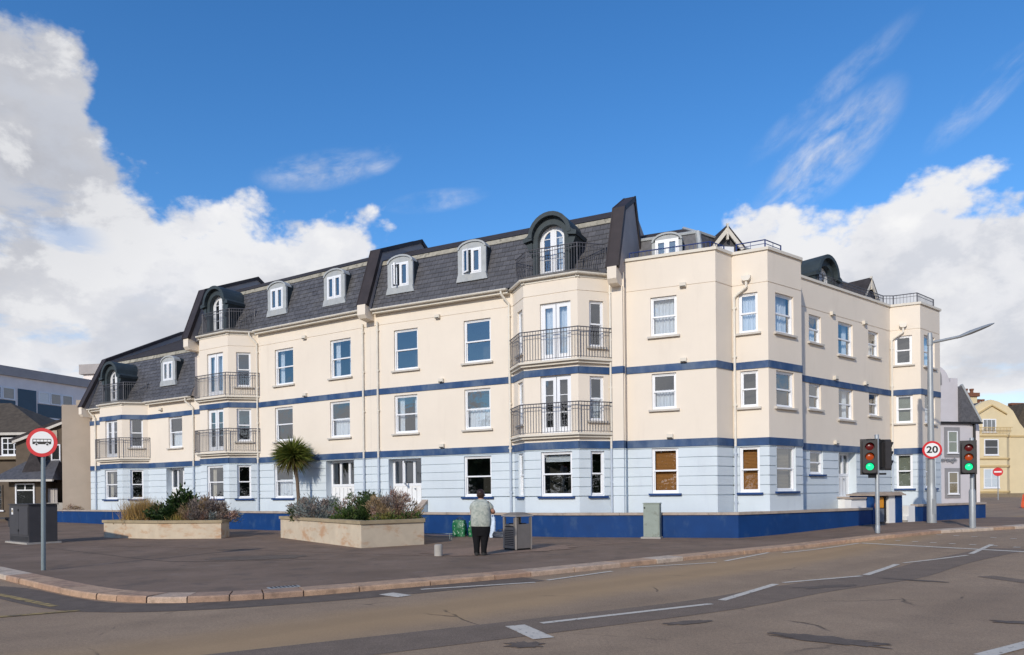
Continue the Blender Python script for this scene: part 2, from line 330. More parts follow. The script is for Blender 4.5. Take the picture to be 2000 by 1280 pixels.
# ------------------------------------------------------------------ mesh helpers
class M:
    def __init__(s): s.v = []; s.f = []; s.mi = []; s.mats = []
    def slot(s, m):
        if m not in s.mats: s.mats.append(m)
        return s.mats.index(m)
    def face(s, pts, m):
        b = len(s.v); s.v += [tuple(p) for p in pts]; s.f.append(tuple(range(b, b + len(pts)))); s.mi.append(s.slot(m))
    def box(s, x0, x1, y0, y1, z0, z1, m, fn=None):
        P = [(x, y, z) for z in (z0, z1) for y in (y0, y1) for x in (x0, x1)]
        if fn: P = [fn(*p) for p in P]
        b = len(s.v); s.v += [tuple(p) for p in P]; i = s.slot(m)
        for q in ((0, 2, 3, 1), (4, 5, 7, 6), (0, 1, 5, 4), (2, 6, 7, 3), (0, 4, 6, 2), (1, 3, 7, 5)):
            s.f.append(tuple(b + j for j in q)); s.mi.append(i)
    def prism(s, poly, y0, y1, m, fn=None, caps=True):
        """poly in (x,z), extruded along y"""
        n = len(poly); A = [(x, y0, z) for x, z in poly]; B = [(x, y1, z) for x, z in poly]
        if fn: A = [fn(*p) for p in A]; B = [fn(*p) for p in B]
        b = len(s.v); s.v += [tuple(p) for p in A + B]; i = s.slot(m)
        for j in range(n):
            k = (j + 1) % n; s.f.append((b + j, b + k, b + n + k, b + n + j)); s.mi.append(i)
        if caps:
            s.f.append(tuple(b + j for j in reversed(range(n)))); s.f.append(tuple(b + n + j for j in range(n))); s.mi += [i, i]
    def tube(s, p, q, r, m, n=8, r2=None, caps=True):
        p = Vector(p); q = Vector(q); r2 = r if r2 is None else r2; d = (q - p)
        if d.length < 1e-6: return
        d.normalize(); a = d.orthogonal().normalized(); c = d.cross(a); b = len(s.v); i = s.slot(m)
        for o, rr in ((p, r), (q, r2)):
            for j in range(n):
                t = 2 * math.pi * j / n; s.v.append(tuple(o + a * (rr * math.cos(t)) + c * (rr * math.sin(t))))
        for j in range(n):
            k = (j + 1) % n; s.f.append((b + j, b + k, b + n + k, b + n + j)); s.mi.append(i)
        if caps:
            s.f.append(tuple(b + j for j in reversed(range(n)))); s.f.append(tuple(b + n + j for j in range(n))); s.mi += [i, i]
    def path(s, pts, r, m, n=8):
        for a, b in zip(pts, pts[1:]): s.tube(a, b, r, m, n)
    def lathe(s, prof, m, n=16, c=(0, 0, 0)):
        b = len(s.v); i = s.slot(m)
        for r, z in prof:
            for j in range(n):
                t = 2 * math.pi * j / n; s.v.append((c[0] + r * math.cos(t), c[1] + r * math.sin(t), c[2] + z))
        for a in range(len(prof) - 1):
            for j in range(n):
                k = (j + 1) % n; s.f.append((b + a * n + j, b + a * n + k, b + (a + 1) * n + k, b + (a + 1) * n + j)); s.mi.append(i)
        s.f.append(tuple(b + j for j in reversed(range(n)))); s.mi.append(i)
        o = b + (len(prof) - 1) * n; s.f.append(tuple(o + j for j in range(n))); s.mi.append(i)
    def mesh(s, name, smooth=False, fix=True):
        me = bpy.data.meshes.new(name); me.from_pydata(s.v, [], s.f)
        for x in s.mats: me.materials.append(MAT[x])
        me.polygons.foreach_set('material_index', s.mi)
        if fix:
            bm = bmesh.new(); bm.from_mesh(me); bmesh.ops.remove_doubles(bm, verts=bm.verts, dist=1e-5); bmesh.ops.recalc_face_normals(bm, faces=bm.faces); bm.to_mesh(me); bm.free()
        if smooth:
            me.polygons.foreach_set('use_smooth', [True] * len(me.polygons))
            try: me.set_sharp_from_angle(angle=R(40))
            except Exception: pass
        me.update(); return me
    def obj(s, name, parent=None, smooth=False, fix=True, kind=None):
        return link(name, s.mesh(name, smooth, fix), parent, kind)
def link(name, me, parent=None, kind=None, loc=None, rz=None):
    o = bpy.data.objects.new(name, me); COL.objects.link(o)
    if parent is not None: o.parent = parent
    if kind: o['kind'] = kind
    if loc is not None: o.location = loc
    if rz is not None: o.rotation_euler = (0, 0, rz)
    return o
def tag(o, label, cat, group=None):
    o['label'] = label; o['category'] = cat
    if group: o['group'] = group
    return o
def empty(name, label, cat, loc=(0, 0, 0), rz=0, group=None):
    o = link(name, None, loc=loc, rz=rz); o.empty_display_size = .2
    return tag(o, label, cat, group)
def ss(a, b, x):
    t = max(0., min(1., (x - a) / (b - a))); return t * t * (3 - 2 * t)
def rise(x): return .22 * ss(7.5, 15, x) + .25 * ss(25, 55, x) + .11 * ss(16, 27, -x)
def pz(x): return .1 + rise(x)
def bevel_obj(o, w, seg=2):
    bm = bmesh.new(); bm.from_mesh(o.data)
    bmesh.ops.bevel(bm, geom=[e for e in bm.edges if len(e.link_faces) == 2 and e.calc_face_angle(0) > .5], offset=w, segments=seg, affect='EDGES', clamp_overlap=True)
    bm.to_mesh(o.data); bm.free(); return o

# ------------------------------------------------------------------ plan of the terrace
class Facet:
    def __init__(s, p, phi):
        s.p = Vector(p); s.phi = phi; a = R(phi); s.d = Vector((math.cos(a), -math.sin(a))); s.n = Vector((-math.sin(a), -math.cos(a)))
    def at(s, t, off=0): return s.p + s.d * t + s.n * off
    def fn(s, t, y, z):
        q = s.p + s.d * t - s.n * y; return (q.x, q.y, z)
    def sub(s, t, off=0, phi=None): return Facet(s.at(t, off), s.phi if phi is None else phi)
def between(a, b):
    a = Vector(a); b = Vector(b); f = Facet(a, -math.degrees(math.atan2(b.y - a.y, b.x - a.x))); f.L = (b - a).length; return f
AB = Facet((-11.94, 34.42), 32); C = Facet((-6.0, 30.70), 27); D = Facet((7.05, 24.57), 23.6)
Q1, Q2, Q3, Q4 = (7.05, 24.57), (7.82, 25.23), (8.86, 24.63), (10.51, 25.87)
Q6, Q7, Q8 = (17.30, 32.66), (18.37, 32.12), (20.06, 33.49)
EE = Facet((11.45, 28.04), -38.3)
def bay(w, tl, tr, p):
    a, b, c, d = w.at(tl), w.at(tl + p, p), w.at(tr - p, p), w.at(tr)
    return between(a, b), between(b, c), between(c, d)
ZL0, ZL1, ZU0, ZU1 = 3.23, 3.50, 5.90, 6.15      # lower and upper blue bands

# ------------------------------------------------------------------ setting
def kerb_line():
    P = [(-70, 66), (-34, 35.2), (-22, 24.8), (-10.71, 14.97), (-9.19, 13.64), (-7.6, 12.3), (-6.85, 11.72), (-6.32, 11.40), (-5.80, 11.2), (-5.3, 11.14), (-4.83, 11.22), (-4.31, 11.43), (-3.7, 11.76),
         (-2.67, 12.40), (-.75, 13.60), (.5, 14.47), (2.47, 16.0), (5.0, 17.95), (7.2, 19.68), (9.6, 21.35), (12, 22.5), (15, 23.8), (18, 25.3), (24, 29.2), (34, 36.6), (46, 46)]
    out = []
    for a, b in zip(P, P[1:]):
        n = max(1, int(math.dist(a, b) / .35))
        for i in range(n): out.append(Vector((a[0] + (b[0] - a[0]) * i / n, a[1] + (b[1] - a[1]) * i / n)))
    out.append(Vector(P[-1]))
    for _ in range(6): out = [out[0]] + [(out[i - 1] + out[i] * 2 + out[i + 1]) / 4 for i in range(1, len(out) - 1)] + [out[-1]]
    return out
KERB = kerb_line()
def offs(L, d):
    r = []
    for i, p in enumerate(L):
        t = (L[min(i + 1, len(L) - 1)] - L[max(i - 1, 0)]).normalized(); r.append(p + Vector((-t.y, t.x)) * d)
    return r
KIN = offs(KERB, .47)
def sheet(name, xs, y0f, y1f, ny, zf, mat, kind='structure', parent=None):
    m = M(); m.slot(mat); nx = len(xs)
    for x in xs:
        for j in range(ny + 1):
            y = y0f(x) + (y1f(x) - y0f(x)) * (j / ny) ** 1.6; m.v.append((x, y, zf(x)))
    for i in range(nx - 1):
        for j in range(ny):
            a = i * (ny + 1) + j; m.f.append((a, a + ny + 1, a + ny + 2, a + 1)); m.mi.append(0)
    return m.obj(name, parent, smooth=True, kind=kind)
g = M(); g.face([(-3000, -3000, -.08), (3000, -3000, -.08), (3000, 3000, -.08), (-3000, 3000, -.08)], 'earth'); g.obj('ground', kind='structure')
road = sheet('road', [-90 + 1.5 * i for i in range(64)] + [6.5 + .25 * i for i in range(40)] + [17 + 1.5 * i for i in range(56)], lambda x: -70, lambda x: 150, 3, rise, 'road')
def yk(L, x):
    for a, b in zip(L, L[1:]):
        if a.x <= x <= b.x: return a.y + (b.y - a.y) * (x - a.x) / max(1e-6, b.x - a.x)
    return L[-1].y
xs = sorted(set([round(p.x, 3) for p in KIN if -60 < p.x < 31] + [-60, 31]))
pav = sheet('pavement', xs, lambda x: yk(KIN, x), lambda x: yk(KIN, x) + 40 if x < 17 else max(yk(KIN, x) + .8, 34.5 - .9 * (x - 21) if x > 21 else 37), 3, pz, 'pavement')
# granite kerb stones, one object each
kerb = link('kerb', None, kind='structure')
def kerb_stones():
    L = KERB; s = [0]
    for a, b in zip(L, L[1:]): s.append(s[-1] + (b - a).length)
    tot = s[-1]
    def at(q):
        for i in range(len(L) - 1):
            if s[i + 1] >= q:
                f = (q - s[i]) / (s[i + 1] - s[i]); p = L[i].lerp(L[i + 1], f); t = (L[min(i + 2, len(L) - 1)] - L[max(i - 1, 0)]).normalized(); return p, Vector((-t.y, t.x))
        return L[-1], Vector((0, 1))
    q = 30.0; far = M(); rnd = random.Random(3)
    while q < tot - 4:
        p0, _ = at(q); tight = -7.5 < p0.x < -4
        ln = rnd.uniform(.5, .8) if tight else rnd.uniform(.8, 1.5)
        gap = .022; j = [rnd.uniform(-.012, .012) for _ in range(4)]
        m = M(); mat = 'granite_%d' % rnd.choice([0, 0, 1, 2, 3, 3, 4])
        n = 3; rows = []
        for i in range(n + 1):
            p, nn = at(q + (ln - gap) * i / n); zb = rise(p.x); h = .1 + j[2] * .6
            a = p + nn * (j[0]); b = p + nn * .47
            rows.append([(a.x, a.y, zb - .05), (a.x + nn.x * .004, a.y + nn.y * .004, zb + h - .022), (a.x + nn.x * .022, a.y + nn.y * .022, zb + h), (b.x, b.y, zb + .1 + .004), (b.x, b.y, zb - .05)])
        b0 = len(m.v); si = m.slot(mat)
        for r in rows: m.v += r
        for i in range(n):
            for c in range(4): m.f.append((b0 + i * 5 + c, b0 + i * 5 + c + 1, b0 + i * 5 + c + 6, b0 + i * 5 + c + 5)); m.mi.append(si)
        m.f.append((b0 + 4, b0 + 3, b0 + 2, b0 + 1, b0)); m.f.append(tuple(b0 + n * 5 + c for c in range(5))); m.mi += [si, si]
        m.obj('kerb_stone', kerb)
        q += ln
    bed = M()
    for i in range(len(L) - 1):   # mortar bed between the stones
        a, b = L[i], L[i + 1]; na = KIN[i]; nb = KIN[i + 1]
        A = a.lerp(na, .05); B = b.lerp(nb, .05); z0 = rise(a.x) + .07; z1 = rise(b.x) + .07
        bed.face([(A.x, A.y, z0), (B.x, B.y, z1), (nb.x, nb.y, z1), (na.x, na.y, z0)], 'asphalt_new')
        bed.face([(A.x, A.y, z0), (B.x, B.y, z1), (B.x, B.y, z1 - .1), (A.x, A.y, z0 - .1)], 'asphalt_new')
    bed.obj('mortar_bed', kerb)
kerb_stones()
# painted lines (each one a part of the road)
def stripe(pts, w, mat, z=.004, name='painted_line', parent=None, base=rise, w2=None):
    m = M(); P = [Vector(p) for p in pts]; Q = []
    for a, b in zip(P, P[1:]):
        k = max(1, int((b - a).length / .5)); Q += [a.lerp(b, i / k) for i in range(k)]
    Q.append(P[-1])
    if len(P) > 2:
        for _ in range(3): Q = [Q[0]] + [(Q[i - 1] + Q[i] * 2 + Q[i + 1]) / 4 for i in range(1, len(Q) - 1)] + [Q[-1]]
    A, B = offs(Q, -w / 2), offs(Q, w / 2)
    for i in range(len(Q) - 1): m.face([(v.x, v.y, base(v.x) + z) for v in (A[i], A[i + 1], B[i + 1], B[i])], mat)
    return m.obj(name, parent)
for pts, w in [(((-2.15, 12.12), (-1.78, 11.78)), .30), (((-1.62, 12.6), (.42, 13.42)), .10), (((.66, 13.72), (2.1, 15.15)), .10), (((2.6, 15.85), (4.75, 16.72)), .10), (((5.05, 17.05), (6.85, 19.2)), .10), (((7.2, 19.1), (10.3, 21.3)), .10),
               (((.02, 9.1), (.35, 8.28)), .27), (((.36, 9.24), (2.95, 10.67)), .105), (((3.2, 11.0), (4.7, 12.82)), .13), (((4.9, 13.0), (6.75, 13.88)), .10), (((6.9, 14.02), (8.5, 15.85)), .13), (((8.75, 16.05), (10.75, 16.95)), .10), (((11.0, 17.2), (12.7, 19.0)), .12),
               (((10.35, 21.3), (12.5, 16.2), (13.4, 14.2)), .16), (((4.7, 7.2), (5.9, 7.95)), .16)]:
    stripe(pts, w, 'road_paint', .009, parent=road)
for i in range(12):   # studs of the crossing
    x0, y0 = 11.25 + .36 * i * .55, 22.0 - .62 * i * .9
    stripe(((x0, y0), (x0 + .10, y0 - .12)), .14, 'road_paint', .012, 'crossing_stud', road)
    stripe(((x0 + 2.0, y0 + 1.3), (x0 + 2.1, y0 + 1.18)), .14, 'road_paint', .012, 'crossing_stud', road)
for pts in (((-9.4, 8.9), (-6.45, 10.68)), ((-10.9, 14.6 - .62), (-7.1, 11.1))):
    stripe(pts, .13, 'yellow_paint', .009, parent=road)
def patch(cx, cy, rx, ry, ang, mat, z, base, parent, seed, name='asphalt_patch', n=40, rough=.30):
    rnd = random.Random(seed); m = M(); P = []; ca, sa = math.cos(R(ang)), math.sin(R(ang))
    for i in range(n):
        t = 2 * math.pi * i / n; k = 1 + rnd.uniform(-rough, rough); x = rx * k * math.copysign(abs(math.cos(t)) ** .7, math.cos(t)); y = ry * k * math.copysign(abs(math.sin(t)) ** .7, math.sin(t))
        X, Y = cx + x * ca - y * sa, cy + x * sa + y * ca; P.append((X, Y, base(X) + z))
    c = (cx, cy, base(cx) + z)
    for i in range(n): m.face([c, P[i], P[(i + 1) % n]], mat)
    return m.obj(name, parent)
for i, (x, y, a, b, g_) in enumerate([(2.25, 9.2, .30, .10, 20), (.12, 7.95, .20, .16, 0), (5.4, 12.4, .55, .14, 20), (3.55, 8.05, .62, .17, -35), (6.35, 8.95, .3, .11, -20), (8.5, 10.4, .5, .12, -35), (7.35, 13.2, .5, .10, -40), (8.0, 9.6, .35, .1, -40)]):
    patch(x, y, a, b, g_, 'asphalt_new', .007, rise, road, i)
strip = stripe(((-9, 3.6), (-4, 6.7), (0.1, 8.95), (3.0, 10.6), (5, 12.3), (7.3, 13.75), (9.5, 15.9), (12.4, 17.9)), .95, 'asphalt_strip', .004, 'asphalt_strip', road)
stripe(((-13, 13.9), (-9.6, 13.35), (-7.6, 11.7), (-6.2, 10.75), (-4.6, 10.95), (-2.4, 12.05), (.4, 14.0)), .8, 'asphalt_new', .004, 'gutter_strip', road)
stripe(((8.9, 13.5), (9.3, 10.9), (9.0, 8.9), (8.0, 6.5)), .35, 'asphalt_strip', .005, 'tyre_mark', road)
for i, (x, y, a, b, g_, mt) in enumerate([(-6.5, 18.2, 1.15, .62, 10, 'asphalt_new'), (-8.3, 21.0, .34, .22, 10, 'asphalt_new'), (-.3, 19.9, 2.2, 1.15, 35, 'pink_paving'), (-8.5, 22.0, 6.2, 3.2, 0, 'red_paving'), (-12.5, 25.6, 4.0, 1.3, 0, 'red_paving')][:3]):
    patch(x, y, a, b, g_, mt, .006 + .002 * i, pz, pav, 20 + i, 'paving_patch' if 'paving' in mt else 'asphalt_patch', rough=.12)
stripe(((-2.0, 18.0), (1.6, 20.6), (4.0, 22.7), (7.5, 23.4), (13.0, 26.2)), .16, 'pink_paving', .006, 'paving_strip', pav, pz)
stripe(((-17.5, 25.3), (-10.8, 22.4), (-5, 19.6), (-1.9, 18.2)), .10, 'pink_paving', .006, 'paving_strip', pav, pz)
stripe(((-14.5, 22.4), (-8.2, 17.2), (-4.2, 17.6)), .05, 'asphalt_new', .006, 'asphalt_joint', pav, pz)
gr = M()
gr.box(-.26, .26, -.1, .1, 0, .012, 'steel')
for i in range(7): gr.box(-.22 + i * .068, -.19 + i * .068, -.085, .085, .012, .016, 'bin_dark')
gt = gr.obj('drain_grate'); gt.location = (-3.95, 12.35, .1); gt.rotation_euler = (0, 0, R(33)); tag(gt, 'small flat slotted drain grate set behind the kerb at the road bend', 'drain grate')

# ------------------------------------------------------------------ the terrace of flats
BLD = empty('apartment_building', 'long cream and pale blue terrace of flats with slate mansard roof and blue bands', 'apartment building', (-6.0, 30.71, 0))
BLD_INV = Matrix.Translation((6.0, -30.71, 0))
def part(m, name, parent=None, smooth=False, kind=None):
    """mesh given in world coordinates, hung under the building"""
    o = m.obj(name, parent or BLD, smooth, kind=kind)
    if parent is None or parent is BLD: o.matrix_parent_inverse = BLD_INV
    return o
ROOMS = M()
GRO = [1.53 + .33 * i for i in range(6)]
def wall(m, F, t0, t1, z0, z1, ops, mat, grooves=(), gmat=None, depth=.13, gd=.04, gw=.034):
    ts = sorted({t0, t1} | {v for o in ops for v in (o[0], o[1]) if t0 < v < t1})
    zs = {z0, z1} | {v for o in ops for v in (o[2], o[3]) if z0 < v < z1}
    for q in grooves:
        if z0 < q < z1: zs |= {q - gw / 2, q + gw / 2}
    zs = sorted(zs)
    isg = lambda z: any(abs(z - q) < gw / 2 for q in grooves)
    for ta, tb in zip(ts, ts[1:]):
        for za, zb in zip(zs, zs[1:]):
            tm, zm = (ta + tb) / 2, (za + zb) / 2
            if any(o[0] < tm < o[1] and o[2] < zm < o[3] for o in ops): continue
            if isg(zm):
                g0 = gd
                m.face([F.fn(ta, g0, za), F.fn(tb, g0, za), F.fn(tb, g0, zb), F.fn(ta, g0, zb)], gmat or mat)
                m.face([F.fn(ta, 0, za), F.fn(tb, 0, za), F.fn(tb, g0, za), F.fn(ta, g0, za)], mat)
                m.face([F.fn(ta, g0, zb), F.fn(tb, g0, zb), F.fn(tb, 0, zb), F.fn(ta, 0, zb)], mat)
            else: m.face([F.fn(ta, 0, za), F.fn(tb, 0, za), F.fn(tb, 0, zb), F.fn(ta, 0, zb)], mat)
    for o in ops:
        a, b, c, d = o[:4]; dp = o[4] if len(o) > 4 else depth
        if c >= z1 or d <= z0: continue
        m.face([F.fn(a, 0, c), F.fn(a, dp, c), F.fn(a, dp, d), F.fn(a, 0, d)], mat)
        m.face([F.fn(b, dp, c), F.fn(b, 0, c), F.fn(b, 0, d), F.fn(b, dp, d)], mat)
        m.face([F.fn(a, 0, d), F.fn(a, dp, d), F.fn(b, dp, d), F.fn(b, 0, d)], mat)
        m.face([F.fn(a, dp, c), F.fn(a, 0, c), F.fn(b, 0, c), F.fn(b, dp, c)], mat)
WC = {}
def cached(key, build):
    if key not in WC: WC[key] = build()
    return WC[key]
def fr_rect(m, x0, x1, z0, z1, w, y0, y1, mat='upvc', wb=None):
    wb = wb or w
    m.box(x0, x0 + w, y0, y1, z0, z1, mat); m.box(x1 - w, x1, y0, y1, z0, z1, mat)
    m.box(x0 + w, x1 - w, y0, y1, z1 - w, z1, mat); m.box(x0 + w, x1 - w, y0, y1, z0, z0 + wb, mat)
def pane_mesh(w, h):
    def b():
        m = M(); m.face([(-w / 2, 0, 0), (w / 2, 0, 0), (w / 2, 0, h), (-w / 2, 0, h)], 'glass'); return m.mesh('pane', fix=False)
    return cached(('pane', round(w, 3), round(h, 3)), b)
def cloth_mesh(w, h, mat, waves, amp=.03):
    def b():
        m = M(); n = max(2, int(waves * 6)); P = []
        for i in range(n + 1):
            x = -w / 2 + w * i / n; P.append((x, amp * math.sin(i / n * waves * 2 * math.pi) + amp * .4 * math.sin(i * 1.7)))
        for (xa, ya), (xb, yb) in zip(P, P[1:]): m.face([(xa, ya, 0), (xb, yb, 0), (xb, yb, h), (xa, ya, h)], mat)
        return m.mesh('curtain', smooth=False)
    return cached(('cloth', round(w, 2), round(h, 2), mat, waves), b)
def slat_mesh(w, h, mat):
    def b():
        m = M(); n = int(h / .05)
        for i in range(n): m.face([(-w / 2, .0, i * .05), (w / 2, 0, i * .05), (w / 2, .02, i * .05 + .044), (-w / 2, .02, i * .05 + .044)], mat)
        return m.mesh('blind')
    return cached(('slat', round(w, 2), round(h, 2), mat), b)
def dress(o, w, h, y, curtain, rnd, z0=.08):
    iw = w - .1
    if curtain == 'net': link('curtain', cloth_mesh(iw, h - z0, 'net', 7), o, loc=(0, y + .12, z0))
    elif curtain == 'half_net': link('curtain', cloth_mesh(iw, h * .5, 'net', 7), o, loc=(0, y + .12, z0))
    elif curtain in ('drapes', 'cream_drapes'):
        mt = 'net' if curtain == 'drapes' else 'curtain_cream'
        for sx in (-1, 1): link('curtain', cloth_mesh(iw * .26, h - z0, mt, 3), o, loc=(sx * (iw / 2 - iw * .13), y + .14, z0))
    elif curtain in ('orange_blind', 'tan_blind', 'green_blind'):
        link('blind', slat_mesh(iw, h - z0, curtain), o, loc=(0, y + .08, z0))
    elif curtain == 'top_blind': link('blind', slat_mesh(iw, h * .16, 'net'), o, loc=(0, y + .08, h * .78))
def room(F, t, w, z0, h, dp, y0=.2):
    a, b = t - w / 2 - .25, t + w / 2 + .25; c, d = z0 - .3, z0 + h + .15; e = y0 + 1.3; f = F.fn
    for q in ([f(a, e, c), f(b, e, c), f(b, e, d), f(a, e, d)], [f(a, y0, c), f(a, e, c), f(a, e, d), f(a, y0, d)], [f(b, e, c), f(b, y0, c), f(b, y0, d), f(b, e, d)],
              [f(a, y0, c), f(b, y0, c), f(b, e, c), f(a, e, c)], [f(a, y0, d), f(a, e, d), f(b, e, d), f(b, y0, d)]): ROOMS.face(q, 'interior')
RND = random.Random(11)
def sash(F, t, z0, w, h, curtain='none', sill='sill_cream', open_top=0):
    def b():
        m = M(); y0, y1 = .07, .17
        fr_rect(m, -w / 2, w / 2, 0, h, .055, y0, y1, wb=.07)
        mid = h * .5; x = w / 2 - .055
        fr_rect(m, -x, x, mid - .02, h - .055, .04, .09, .125)         # upper sash
        fr_rect(m, -x, x, .07, mid + .02, .04, .128, .163)              # lower sash
        m.box(-x, x, .085, .13, mid - .025, mid + .03, 'upvc')
        return m.mesh('window')
    o = link('window', cached(('sash', round(w, 2), round(h, 2)), b), BLD, loc=(*F.at(t), z0), rz=-R(F.phi)); o.matrix_parent_inverse = BLD_INV
    pw = w - .19; ph = h / 2 - .1
    link('pane', pane_mesh(pw, ph), o, loc=(0, .108, h * .5 + .01)); link('pane', pane_mesh(pw, ph), o, loc=(0, .145, .10))
    def s():
        m = M(); m.prism([(-w / 2 - .11, -.07), (w / 2 + .11, -.07), (w / 2 + .11, 0), (-w / 2 - .11, 0)], -.10, .10, sill)
        return m.mesh('sill')
    if sill: link('sill', cached(('sill', round(w, 2), sill), s), o, loc=(0, 0, -.002))
    dress(o, w, h, .17, curtain, RND); room(F, t, w, z0, h, .13)
    return o
def french(F, t, z0, w, h, bars=(), curtain='none'):
    def b():
        m = M(); fr_rect(m, -w / 2, w / 2, 0, h, .05, .08, .18)
        for sx in (-1, 1):
            a, c = (.012, w / 2 - .05) if sx > 0 else (-w / 2 + .05, -.012)
            fr_rect(m, a, c, .05, h - .05, .12, .09, .15, wb=.17)
            for q in bars: m.box(a + .12, c - .12, .10, .14, h * q - .012, h * q + .012, 'upvc')
        return m.mesh('french_door')
    o = link('french_door', cached(('fr', round(w, 2), round(h, 2), tuple(bars)), b), BLD, loc=(*F.at(t), z0), rz=-R(F.phi)); o.matrix_parent_inverse = BLD_INV
    lw = w / 2 - .06 - .24
    for sx in (-1, 1): link('pane', pane_mesh(lw, h - .39), o, loc=(sx * (w / 4 - .02), .12, .22))
    dress(o, w, h, .18, curtain, RND); room(F, t, w, z0, h, .13)
    return o
UP, GR, BAND = [], [], []
def bandcourse(m, F, t0, t1, z0, z1, out=.03):
    m.box(t0, t1, -out, .03, z0, z1, 'band_blue', F.fn)
def thin_groove(F): return [8.85]
# each block: (facet, t0, t1, windows) - windows (t, z0, w, h, type)
def facade(blk, F, t0, t1, ops, ztop, upper=True, mats=('cream', 'pale_blue')):
    """ops: list of (t, z0, w, h, kind, args...)"""
    O = [(t - w / 2, t + w / 2, z0, z0 + h) + ((.42,) if k == 'door' else ()) for t, z0, w, h, k, a in ops]
    wall(blk['up'], F, t0, t1, ZL1, ztop, O, 'cream', thin_groove(F), gw=.03, gd=.02)
    wall(blk['gr'], F, t0, t1, .1, ZL0, O, 'pale_blue', GRO)
    wall(blk['up'], F, t0, t1, ZL0, ZL1, [], 'cream')
    q = M(); bandcourse(q, F, t0, t1, ZL0 + .002, ZL1 - .002); part(q, 'blue_band')
    if upper: q = M(); bandcourse(q, F, t0, t1, ZU0, ZU1); part(q, 'blue_band')
    for t, z0, w, h, k, a in ops:
        if k == 'sash': sash(F, t, z0, w, h, a, 'sill_blue' if z0 < 3 else 'sill_cream')
        elif k == 'french': french(F, t, z0, w, h, a if isinstance(a, tuple) else (), 'net' if a == 'net' else 'none')
def newblk(): return {'up': M(), 'gr': M(), 'band': M()}
def finish(b):
    part(b['up'], 'upper_wall'); part(b['gr'], 'ground_storey_wall')
def G(t, w=1.22, c='none'): return (t, 1.53, w, 1.61, 'sash', c)
def F1(t, w=1.18, c='none'): return (t, 4.20, w, 1.60, 'sash', c)
def F2(t, w=1.22, c='none'): return (t, 6.84, w, 1.70, 'sash', c)
# block A
tA, tAB = -15.43, -5.05
b = newblk(); bA = bay(AB, -13.56, -9.49, .93)
facade(b, AB, tA, -13.56, [], 6.85); facade(b, bA[0], 0, bA[0].L, [], 6.85)
facade(b, bA[1], 0, bA[1].L, [(1.15, 3.85, 1.2, 2.12, 'french', (.36, .66)), (1.08, 1.53, 1.25, 1.63, 'sash', 'cream_drapes')], 6.85)
facade(b, bA[2], 0, bA[2].L, [(.72, 4.35, .66, 1.63, 'sash', 'none'), G(.72, .66)], 6.85)
facade(b, AB, -9.49, tAB, [(-6.99, 4.25, 1.2, 1.65, 'sash', 'half_net'), (-7.05, 1.0, 1.6, 2.18, 'door', 0)], 6.85)
finish(b)
# block B
b = newblk(); bB = bay(AB, -4.44, -.37, .93)
facade(b, AB, tAB, -4.44, [], 9.55); facade(b, bB[0], 0, bB[0].L, [], 9.55)
facade(b, bB[1], 0, bB[1].L, [(1.22, 6.55, 1.24, 2.06, 'french', 'net'), (1.22, 3.85, 1.24, 2.06, 'french', (.36, .66)), (1.14, 1.53, 1.26, 1.61, 'sash', 'cream_drapes')], 9.55)
facade(b, bB[2], 0, bB[2].L, [(.70, 6.90, .66, 1.66, 'sash', 'none'), (.70, 4.27, .66, 1.58, 'sash', 'none'), G(.68, .64)], 9.55)
facade(b, AB, -.37, 7.0, [F2(1.55, 1.26, 'drapes'), F2(5.22, 1.26, 'drapes'), F1(1.5, 1.22), F1(5.15, 1.22, 'half_net'), G(1.44, 1.3, 'half_net'), (5.11, .95, 1.72, 2.24, 'door', 0)], 9.55)
finish(b)
# block C
b = newblk(); bC = bay(C, 6.85, 10.75, .88)
facade(b, C, 0, 6.85, [F2(1.84, 1.2), F2(5.26, 1.22), F1(1.81, 1.16, 'drapes'), F1(5.24, 1.18, 'half_net'), G(5.22, 1.24), (1.72, .95, 1.66, 2.2, 'door', 0)], 9.5)
facade(b, bC[0], 0, bC[0].L, [(.82, 6.82, .58, 1.65, 'sash', 'net'), (.80, 4.2, .58, 1.6, 'sash', 'net'), G(.78, .58)], 9.5)
facade(b, bC[1], 0, bC[1].L, [(1.27, 6.46, 1.2, 2.07, 'french', 'net'), (1.26, 3.82, 1.2, 2.08, 'french', (.36, .66)), (1.26, 1.53, 1.22, 1.61, 'sash', 'top_blind')], 9.5)
facade(b, bC[2], 0, bC[2].L, [(.73, 6.86, .56, 1.66, 'sash', 'none'), (.72, 4.22, .56, 1.6, 'sash', 'half_net'), G(.72, .54)], 9.5)
facade(b, C, 10.75, 11.30, [], 9.5)
finish(b)
# block D with the corner bay
b = newblk(); f2, f3, f4 = between(Q1, Q2), between(Q2, Q3), between(Q3, Q4)
tD0 = -3.9
def P2(t, w=.92, c='net'): return (t, 7.16, w, 1.39, 'sash', c)
def P1(t, w=.85, c='none'): return (t, 4.57, w, 1.27, 'sash', c)
facade(b, D, tD0, 0, [P2(-1.79), P1(-1.80, .86, 'half_net'), (-1.79, 1.6, .93, 1.6, 'sash', 'orange_blind')], 10.0)
facade(b, f2, 0, f2.L, [], 10.0)
facade(b, f3, 0, f3.L, [P2(.54, .64), P1(.55, .6, 'none'), (.54, 1.6, .68, 1.6, 'sash', 'orange_blind')], 10.0)
facade(b, f4, 0, f4.L, [P2(1.0, 1.12), P1(1.0, 1.1, 'none'), (1.02, 1.63, 1.18, 1.6, 'sash', 'tan_blind')], 10.0)
finish(b)
